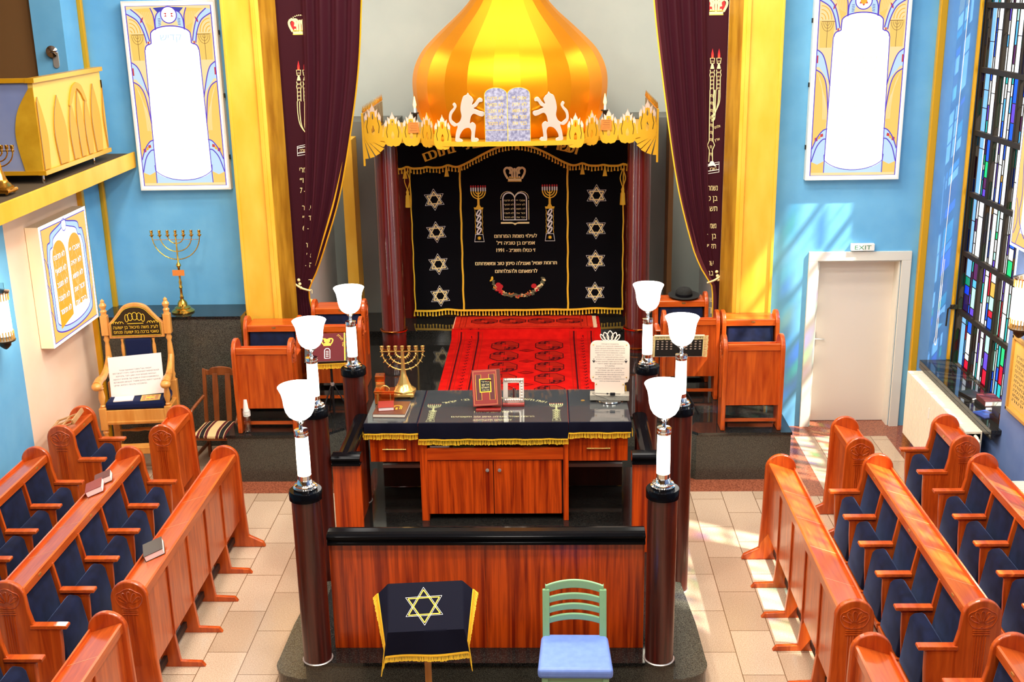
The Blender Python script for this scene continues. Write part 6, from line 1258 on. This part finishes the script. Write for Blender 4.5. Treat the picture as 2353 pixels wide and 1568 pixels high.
MB().box(-0.105, 0.105, -0.075, 0.075, 0, 0.012, None, A).build('pages', 'white_paper', t); e = MB(); mp = place(FLAT(0.0125), A); e.line([(-0.065, -0.05), (0.065, -0.05), (0.065, 0.05), (-0.065, 0.05)], 0.014, mp, 'silver_thread', True); e.build('print', None, t)
t = thing('booklet', 'yellow printed booklet on the right of the armchair seat', 'booklet', (0, 0, 0)); A = TC @ Matrix.Translation((0.155, -0.135, 0.8660)) @ Matrix.Rotation(0.12, 4, 'Z')
MB().box(-0.105, 0.105, -0.09, 0.09, 0, 0.008, None, A).build('pages', 'parchment_gold', t); e = MB(); mp = place(FLAT(0.0085), A)
for i in range(4):
    for j in range(3): 
        if (i, j) not in ((1, 1), (2, 1)): e.rect(-0.09+0.046*i, -0.055+0.046*i, -0.07+0.05*j, -0.035+0.05*j, mp, 'tan_leather')
e.rect(-0.04, 0.04, -0.025, 0.02, mp, 'gold_thread'); e.build('print', None, t)
# striped chair
t = thing('armchair', 'small brown wooden armchair with cream and wine striped seat', 'chair', (-3.34, 12.36, 0.0), -0.06)
for sx in (-1, 1):
    MB().prism([(0.20, 0), (0.235, 0), (0.22, 0.5), (0.29, 1.06), (0.255, 1.08), (0.18, 0.5)], sx*0.20-0.02, sx*0.20+0.02, lambda u, v, h: (h, u, v)).build('back_leg', 'oak_brown', t, bevel=0.005)
    MB().box(sx*0.21-0.02, sx*0.21+0.02, -0.24, -0.20, 0.0, 0.44).build('front_leg', 'oak_brown', t, bevel=0.005)
    MB().tube(spline([(sx*0.215, 0.24, 0.76), (sx*0.26, 0.06, 0.70), (sx*0.28, -0.06, 0.64), (sx*0.25, -0.14, 0.50), (sx*0.22, -0.16, 0.42)], 6), 0.020, 8).build('armrest', 'oak_brown', t, smooth=60)
    MB().box(sx*0.21-0.012, sx*0.21+0.012, -0.2, 0.2, 0.16, 0.19).build('stretcher', 'oak_brown', t)
tr = [(-0.22, 1.0), (0.22, 1.0)]+spline([(0.22, 1.08), (0.15, 1.06), (0.11, 1.09), (0.0, 1.105), (-0.11, 1.09), (-0.15, 1.06), (-0.22, 1.08)], 5)
MB().prism(tr, -0.012, 0.012, FRONT(0.272)).build('top_rail', 'oak_brown', t, bevel=0.005)
for x in (-0.075, 0.075): MB().prism([(-0.03, 0.46), (0.03, 0.46), (0.035, 0.8), (0.03, 1.02), (-0.03, 1.02), (-0.035, 0.8)], -0.008, 0.008, lambda u, v, h, x=x: (x+u, 0.20+(v-0.46)*0.12-h, v)).build('splat', 'oak_brown', t, bevel=0.003)
MB().box(-0.215, 0.215, -0.23, 0.22, 0.38, 0.435).build('seat_frame', 'oak_brown', t, bevel=0.004)
s_ = MB(); cols = ['stripe_cream', 'stripe_wine', 'stripe_cream', 'stripe_black', 'stripe_cream', 'stripe_wine', 'stripe_cream', 'stripe_cream', 'stripe_wine', 'stripe_cream', 'stripe_black', 'stripe_cream', 'stripe_wine', 'stripe_cream']; ww = [3, 2, 0.5, 3, 0.5, 2, 3, 3, 2, 0.5, 3, 0.5, 2, 3]; tot = sum(ww); cur = -0.225
for c_, q in zip(cols, ww):
    nx = cur+0.45*q/tot
    def top(x, y): return 0.435+0.05*(1-(abs(x)/0.225)**4)*(1-(abs(y)/0.235)**4)
    ys = [-0.235+0.47*i/10 for i in range(11)]
    s_.add([(x, y, top(x, y)) for y in ys for x in (cur, nx)], [(2*i, 2*i+1, 2*i+3, 2*i+2) for i in range(10)], c_); s_.box(cur, nx, -0.24, -0.234, 0.41, 0.437, c_); s_.box(cur, nx, 0.234, 0.24, 0.41, 0.437, c_)
    cur = nx
s_.box(-0.225, 0.225, -0.235, 0.235, 0.41, 0.434, 'stripe_cream'); s_.build('seat_cushion', None, t)
n_ = MB()
for i in range(24): n_.sphere((-0.22+0.44*i/23, -0.241, 0.416), 0.004, n=6)
n_.build('nail_head', 'brass', t)
# water bottle on the platform
t = thing('water_bottle', 'plastic water bottle with green label and white cup on its neck, on the platform edge', 'bottle', (-2.868, 11.92, PL), 0)
MB().lathe([(0.030, 0), (0.038, 0.008), (0.040, 0.05), (0.036, 0.085), (0.041, 0.12), (0.038, 0.15), (0.031, 0.165), (0.033, 0.18), (0.040, 0.21), (0.040, 0.245), (0.03, 0.27), (0.0, 0.272)], n=24).build('body', 'clear_plastic', t, smooth=40)
lb = MB(); lb.lathe([(0.0408, 0.20), (0.0412, 0.25)], n=24); lbo = lb.build('label', 'white_plastic', t, smooth=40)
e = MB(); cyl = lambda u, v, h: (0.0415*math.sin(u/0.0415), -(0.0415+h)*math.cos(u/0.0415), v)
e.pol([(-0.035, 0.228), (-0.02, 0.243), (-0.008, 0.236), (0.006, 0.247), (0.022, 0.238), (0.035, 0.228)], cyl, 'leaf_green'); e.text('Volvic', 0, 0.209, 0.022, cyl, 'exit_green', width=0.05); e.build('label_print', None, lbo)
MB().lathe([(0.039, 0.255), (0.037, 0.265), (0.026, 0.39), (0.024, 0.395), (0.0, 0.396)], n=24).build('cup', 'white_plastic', t, smooth=40)
# music stands
def music_stand(x, y, rz, front, label):
    t = thing('music_stand', label, 'music stand', (x, y, PL), rz, 'music stands beside the ark')
    MB().tube([(0, 0, 0.05), (0, 0, 0.64)], 0.014, 8).tube([(0, 0, 0.6), (0, 0.02, 0.80)], 0.009, 8).build('pole', 'black_metal', t, smooth=50)
    for k in range(3):
        a = PI/2+2*PI*k/3+0.4; MB().tube([(0.012*math.cos(a), 0.012*math.sin(a), 0.42), (0.24*math.cos(a), 0.24*math.sin(a), 0.01)], 0.009, 8).build('leg', 'black_metal', t, smooth=50)
    MB().lathe([(0.022, 0.40), (0.026, 0.42), (0.022, 0.44)], n=12).build('collar', 'steel', t, smooth=50)
    return t
ms = music_stand(-1.98, 12.34, 0, True, 'black music stand covered by the wine cloth with gold crown, left of the ark')
A = Matrix.Translation((0.0, 0.0, 0.84)) @ Matrix.Rotation(0.12, 4, 'Z') @ Matrix.Rotation(math.radians(52), 4, 'X')
def perf(m, M4, w_, h_, nx, nz, mp_):
    holes_prism(m, [(-w_/2, -h_/2), (w_/2, -h_/2), (w_/2, h_/2), (-w_/2, h_/2)], [ellipse(-w_/2+w_*(i+0.5)/nx, -h_/2+h_*(j+0.5)/nz, 0.012, 0.009, 8) for i in range(nx) for j in range(nz)], -0.0015, 0.0015, mp_, 'black_metal')
d_ = MB(); perf(d_, A, 0.56, 0.34, 8, 5, place(FLAT(0), A)); d_.build('perforated_desk', None, ms)
MB().box(-0.28, 0.28, -0.175, -0.17, 0.0, 0.05, None, A).build('ledge', 'black_metal', ms)
t = thing('stand_cloth', 'wine velvet cloth with gold crown and fringe lying over the left music stand', 'cloth', (-1.98, 12.34, PL), 0)
MB().box(-0.235, 0.175, -0.18, 0.18, 0.003, 0.008, None, A).box(-0.235, 0.175, -0.185, -0.18, -0.03, 0.008, None, A).build('cloth', 'red_velvet', t)
e = MB(); mp = place(FLAT(0.0085), A); crown(e, -0.03, 0.03, 0.12, mp, 'gold_thread')
e.line([(-0.06, -0.12), (0.0, -0.12), (0.0, -0.03)]+arc(-0.03, -0.03, 0.03, 0, 180, 8)+[(-0.06, -0.12)], 0.008, mp, 'silver_thread')
for i in range(4): e.rect(-0.045, -0.015, -0.10+0.02*i, -0.092+0.02*i, mp, 'silver_thread')
e.line([(0.165, -0.18), (0.165, 0.18)], 0.014, mp, 'gold_thread'); arc_text(e, 'כתר תורה', 0.02, 0.04, 0.12, 60, -10, 0.04, mp, 'gold_thread'); e.build('embroidery', None, t)
f = MB(); fringe(f, [(-0.235+0.41*i/20, -0.19) for i in range(21)], lambda u, v, h: (lambda q: (q.x, q.y-0.004-h, q.z+v+0.19))(A @ Vector((u, -0.187, 0.006))), 0.055, 'gold_thread', step=0.012, wd=0.011); f.build('fringe', None, t)
ms = music_stand(1.93, 12.44, 0, False, 'black perforated music stand seen from behind, right of the ark')
A2 = Matrix.Translation((0.0, 0.0, 0.78)) @ Matrix.Rotation(math.radians(-62), 4, 'X')
d_ = MB(); holes_prism(d_, [(-0.27, -0.13), (0.27, -0.13), (0.27, 0.13), (-0.27, 0.13)], [], -0.0012, 0.0, place(lambda u, v, h: (u, v, h), A2 @ Matrix.Rotation(PI/2, 4, 'X') @ Matrix.Rotation(-PI/2, 4, 'X')), 'black_metal') if False else None
A2 = Matrix.Translation((0.0, 0.0, 0.80)) @ Matrix.Rotation(math.radians(14), 4, 'X')
m_ = MB(); holes_prism(m_, [(-0.275, -0.13), (0.275, -0.13), (0.275, 0.13), (-0.275, 0.13)], [ellipse(sx*(0.235-0.05*i), 0.095-0.032*j, 0.014, 0.010, 8) for sx in (-1, 1) for i in range(4) for j in range(5)], -0.0015, 0.0015, place(FRONT(0), A2), 'black_metal'); m_.build('perforated_desk', None, ms)
t = thing('stand_cloth', 'cream lined cloth with pale gold fringe hanging over the right music stand', 'cloth', (1.93, 12.44, PL), 0)
MB().box(-0.28, 0.28, 0.004, 0.010, -0.14, 0.145, None, A2).box(-0.28, 0.28, -0.008, 0.010, 0.135, 0.142, None, A2).build('cloth', 'cream_board', t)
f = MB(); fringe(f, [(-0.28+0.56*i/30, 0.138) for i in range(31)], place(FRONT(-0.006), A2), 0.045, 'pale_gold_thread', step=0.013, wd=0.013)
for sg in (-1, 1): fringe(f, [(-0.13+0.28*i/20, 0.0) for i in range(21)], place((lambda q: lambda u, v, h: (q*(0.272-v), -0.006-h, u))(sg), A2), 0.05, 'pale_gold_thread', step=0.014, wd=0.013)
f.build('fringe', None, t)
# hat on the right rear seat
t = thing('hat', 'black felt brimmed hat lying on the rear right pew seat', 'hat', (2.15, 13.92, PL+0.992), 0)
MB().lathe([(0.085, 0.0), (0.15, -0.004), (0.185, 0.010), (0.195, 0.022), (0.188, 0.024), (0.14, 0.010), (0.104, 0.012), (0.100, 0.05), (0.094, 0.08), (0.076, 0.102), (0.05, 0.108), (0.0, 0.100)], n=36, M4=Matrix.Rotation(math.radians(2), 4, 'X') @ Matrix.Diagonal((1.0, 1.12, 1.0, 1.0))).build('felt', 'felt_black', t, smooth=50)
MB().lathe([(0.1035, 0.016), (0.1015, 0.045)], n=36, M4=Matrix.Rotation(math.radians(2), 4, 'X') @ Matrix.Diagonal((1.02, 1.14, 1.0, 1.0))).build('ribbon', 'black_velvet', t, smooth=50)
# books on the bench shelves: they lie on the slope
def on_shelf(xc, y, row_x, sg):  # sg +1: left block (slope falls to -X)
    th = math.atan2(0.072, 0.216)
    return th
th = math.atan2(0.072, 0.216)
book('red book on the left bench shelf, nearer of the two side by side', (-3.615, 9.485, 0.963), 0, 0.15, 0.21, 0.055, 'red_leather', 'white_paper', rot=(0, -th, 0.32), group='books on the bench shelves')
book('red book on the left bench shelf, farther of the two side by side', (-3.615, 9.70, 0.963), 0, 0.15, 0.17, 0.055, 'maroon_cover', 'white_paper', rot=(0, -th, 0.32), group='books on the bench shelves')
book('dark brown book lying across the shelf of the left aisle desk', (-2.685, 8.28, 0.963), 0, 0.16, 0.23, 0.05, 'dark_leather', 'white_paper', rot=(0, -th, 0.35), group='books on the bench shelves')
t = thing('book_stand', 'small open wooden bookstand lying on the single seat at the pink wall', 'book stand', (-4.55, 11.14, 0.985), 0); t.rotation_euler = (0.0, -th, 0.12)
b = MB()
for a in ((-0.14, 0.14, -0.17, -0.14), (-0.14, 0.14, 0.14, 0.17), (-0.14, -0.11, -0.17, 0.17), (0.11, 0.14, -0.17, 0.17), (-0.14, 0.14, -0.012, 0.012), (-0.012, 0.012, -0.17, 0.17)): b.box(a[0], a[1], a[2], a[3], 0.002, 0.018)
b.build('frame', 'pale_wood', t, bevel=0.002); MB().box(0.13, 0.15, -0.19, 0.19, 0.002, 0.05).build('ledge', 'pale_wood', t, bevel=0.002)
book('blue patterned book on the floor between the small right desk and the bench', (3.08, 10.30, 0.0005), 0.1, 0.16, 0.26, 0.03, 'blue_cover', 'white_paper')
# ------------------------------------------------------------------ gallery: reader's booth, small menorah, door fitting
t = thing('gallery_booth', 'yellow carved booth on short metal feet at the gallery edge, upper left', 'booth', (0, 0, 0))
GX, GY0, GY1, GZ0, GZ1 = -4.47, 11.24, 12.98, 3.57, 4.44
b = MB(); b.box(GX-0.05, GX, GY0, GY1, GZ0, GZ1, 'pale_yellow'); b.build('side_panel', None, t)
lm = MB(); mp = EAST(GX+0.001)
def blade(c_, wd, hh, z0=GZ0+0.03): return [(c_+wd*(0.5-0.12), z0)]+spline([(c_+wd*0.42, z0), (c_+wd*0.52, z0+hh*0.45), (c_+wd*0.25, z0+hh*0.8), (c_, z0+hh)], 5)+spline([(c_, z0+hh), (c_-wd*0.32, z0+hh*0.78), (c_-wd*0.5, z0+hh*0.45), (c_-wd*0.30, z0)], 5)[1:]
GW = GY1-GY0
for c_, wd, hh in ((0.02, 0.30, 0.72), (0.28, 0.34, 0.70), (0.47, 0.22, 0.60), (0.585, 0.20, 0.70), (0.70, 0.20, 0.62), (0.84, 0.28, 0.74), (1.03, 0.26, 0.76)):
    pts = [(max(GY0+0.005, min(GY1-0.005, GY0+c_*GW+(a)*0.9)), z) for a, z in blade(0, wd*GW*0.55, hh*(GZ1-GZ0)*1.12)]
    lm.prism(pts, 0.0, 0.014, mp, 'warm_yellow'); lm.line(pts[len(pts)//2:], 0.012, EAST(GX+0.0152), 'groove_grey')
cy0 = GY0+0.585*GW
for sg in (-1, 1): lm.prism([(cy0+sg*a, GZ0+b_) for a, b_ in spline([(0.0, 0.80), (0.12, 0.76), (0.20, 0.66), (0.235, 0.58), (0.17, 0.60), (0.10, 0.68), (0.0, 0.74)], 4)], 0.0, 0.016, mp, 'warm_yellow')
lm.build('lancet_relief', None, t)
b = MB(); b.box(-6.3, GX-0.05, GY0, GY0+0.05, GZ0, GZ1, 'lavender_panel'); b.build('front_panel', None, t)
MB().prism([(GX, GZ0+0.02), (GX-0.18, GZ0+0.02)]+spline([(GX-0.18, GZ0+0.02), (GX-0.22, GZ0+0.25), (GX-0.225, GZ0+0.42), (GX-0.17, GZ0+0.62), (GX-0.04, GZ1-0.05)], 6)+[(GX, GZ1-0.05)], 0.0, 0.012, FRONT(GY0)).build('curved_inlay', 'olive_gold', t)
mo = MB(); mo.box(-6.3, GX+0.02, GY0-0.03, GY0+0.06, GZ1, GZ1+0.04); mo.box(GX-0.06, GX+0.03, GY0-0.034, GY1+0.02, GZ1-0.002, GZ1+0.042); mo.box(-6.3, GX+0.02, GY0-0.02, GY0+0.05, GZ0-0.02, GZ0+0.02); mo.box(GX-0.05, GX+0.03, GY0-0.024, GY1+0.02, GZ0-0.022, GZ0+0.022); mo.build('moulding', 'gold_trim', t)
MB().box(-6.3, GX-0.05, GY0+0.05, GY1, GZ0+0.55, GZ0+0.58).box(GX-0.30, GX-0.05, GY0+0.3, GY1, GZ1-0.06, GZ1-0.02).build('inner_shelf', 'brown_paint', t)
for x, y in ((GX-0.03, GY0+0.03), (GX-0.03, 12.6), (-6.2, GY0+0.05)): MB().lathe([(0.014, 3.4655), (0.014, GZ0-0.02)], (x, y, 0), 10).build('foot', 'chrome', t, smooth=50)
menorah('menorah', 'small brass candlestick with stepped foot on the gallery floor at the left edge', 'candlestick', (-4.60, 10.58, 3.4665), 0.46, 0.30, 'brass', 'square', False)
t = thing('wall_fitting', 'small chrome knob on an oval plate on the upper left blue pier', 'fitting', (-4.92, 12.95, 4.60))
MB().prism(arc(0, 0.05, 0.035, 0, 180, 8)+arc(0, -0.09, 0.035, 180, 360, 8), 0.0, 0.012, FRONT(0)).build('plate', 'steel', t, bevel=0.004)
MB().lathe([(0.03, 0.0), (0.06, 0.012), (0.065, 0.035), (0.05, 0.05), (0.0, 0.055)], (-0.02, -0.012, 0.055), 20, None, Matrix.Rotation(PI/2, 4, 'X')).build('knob', 'chrome', t, smooth=40)
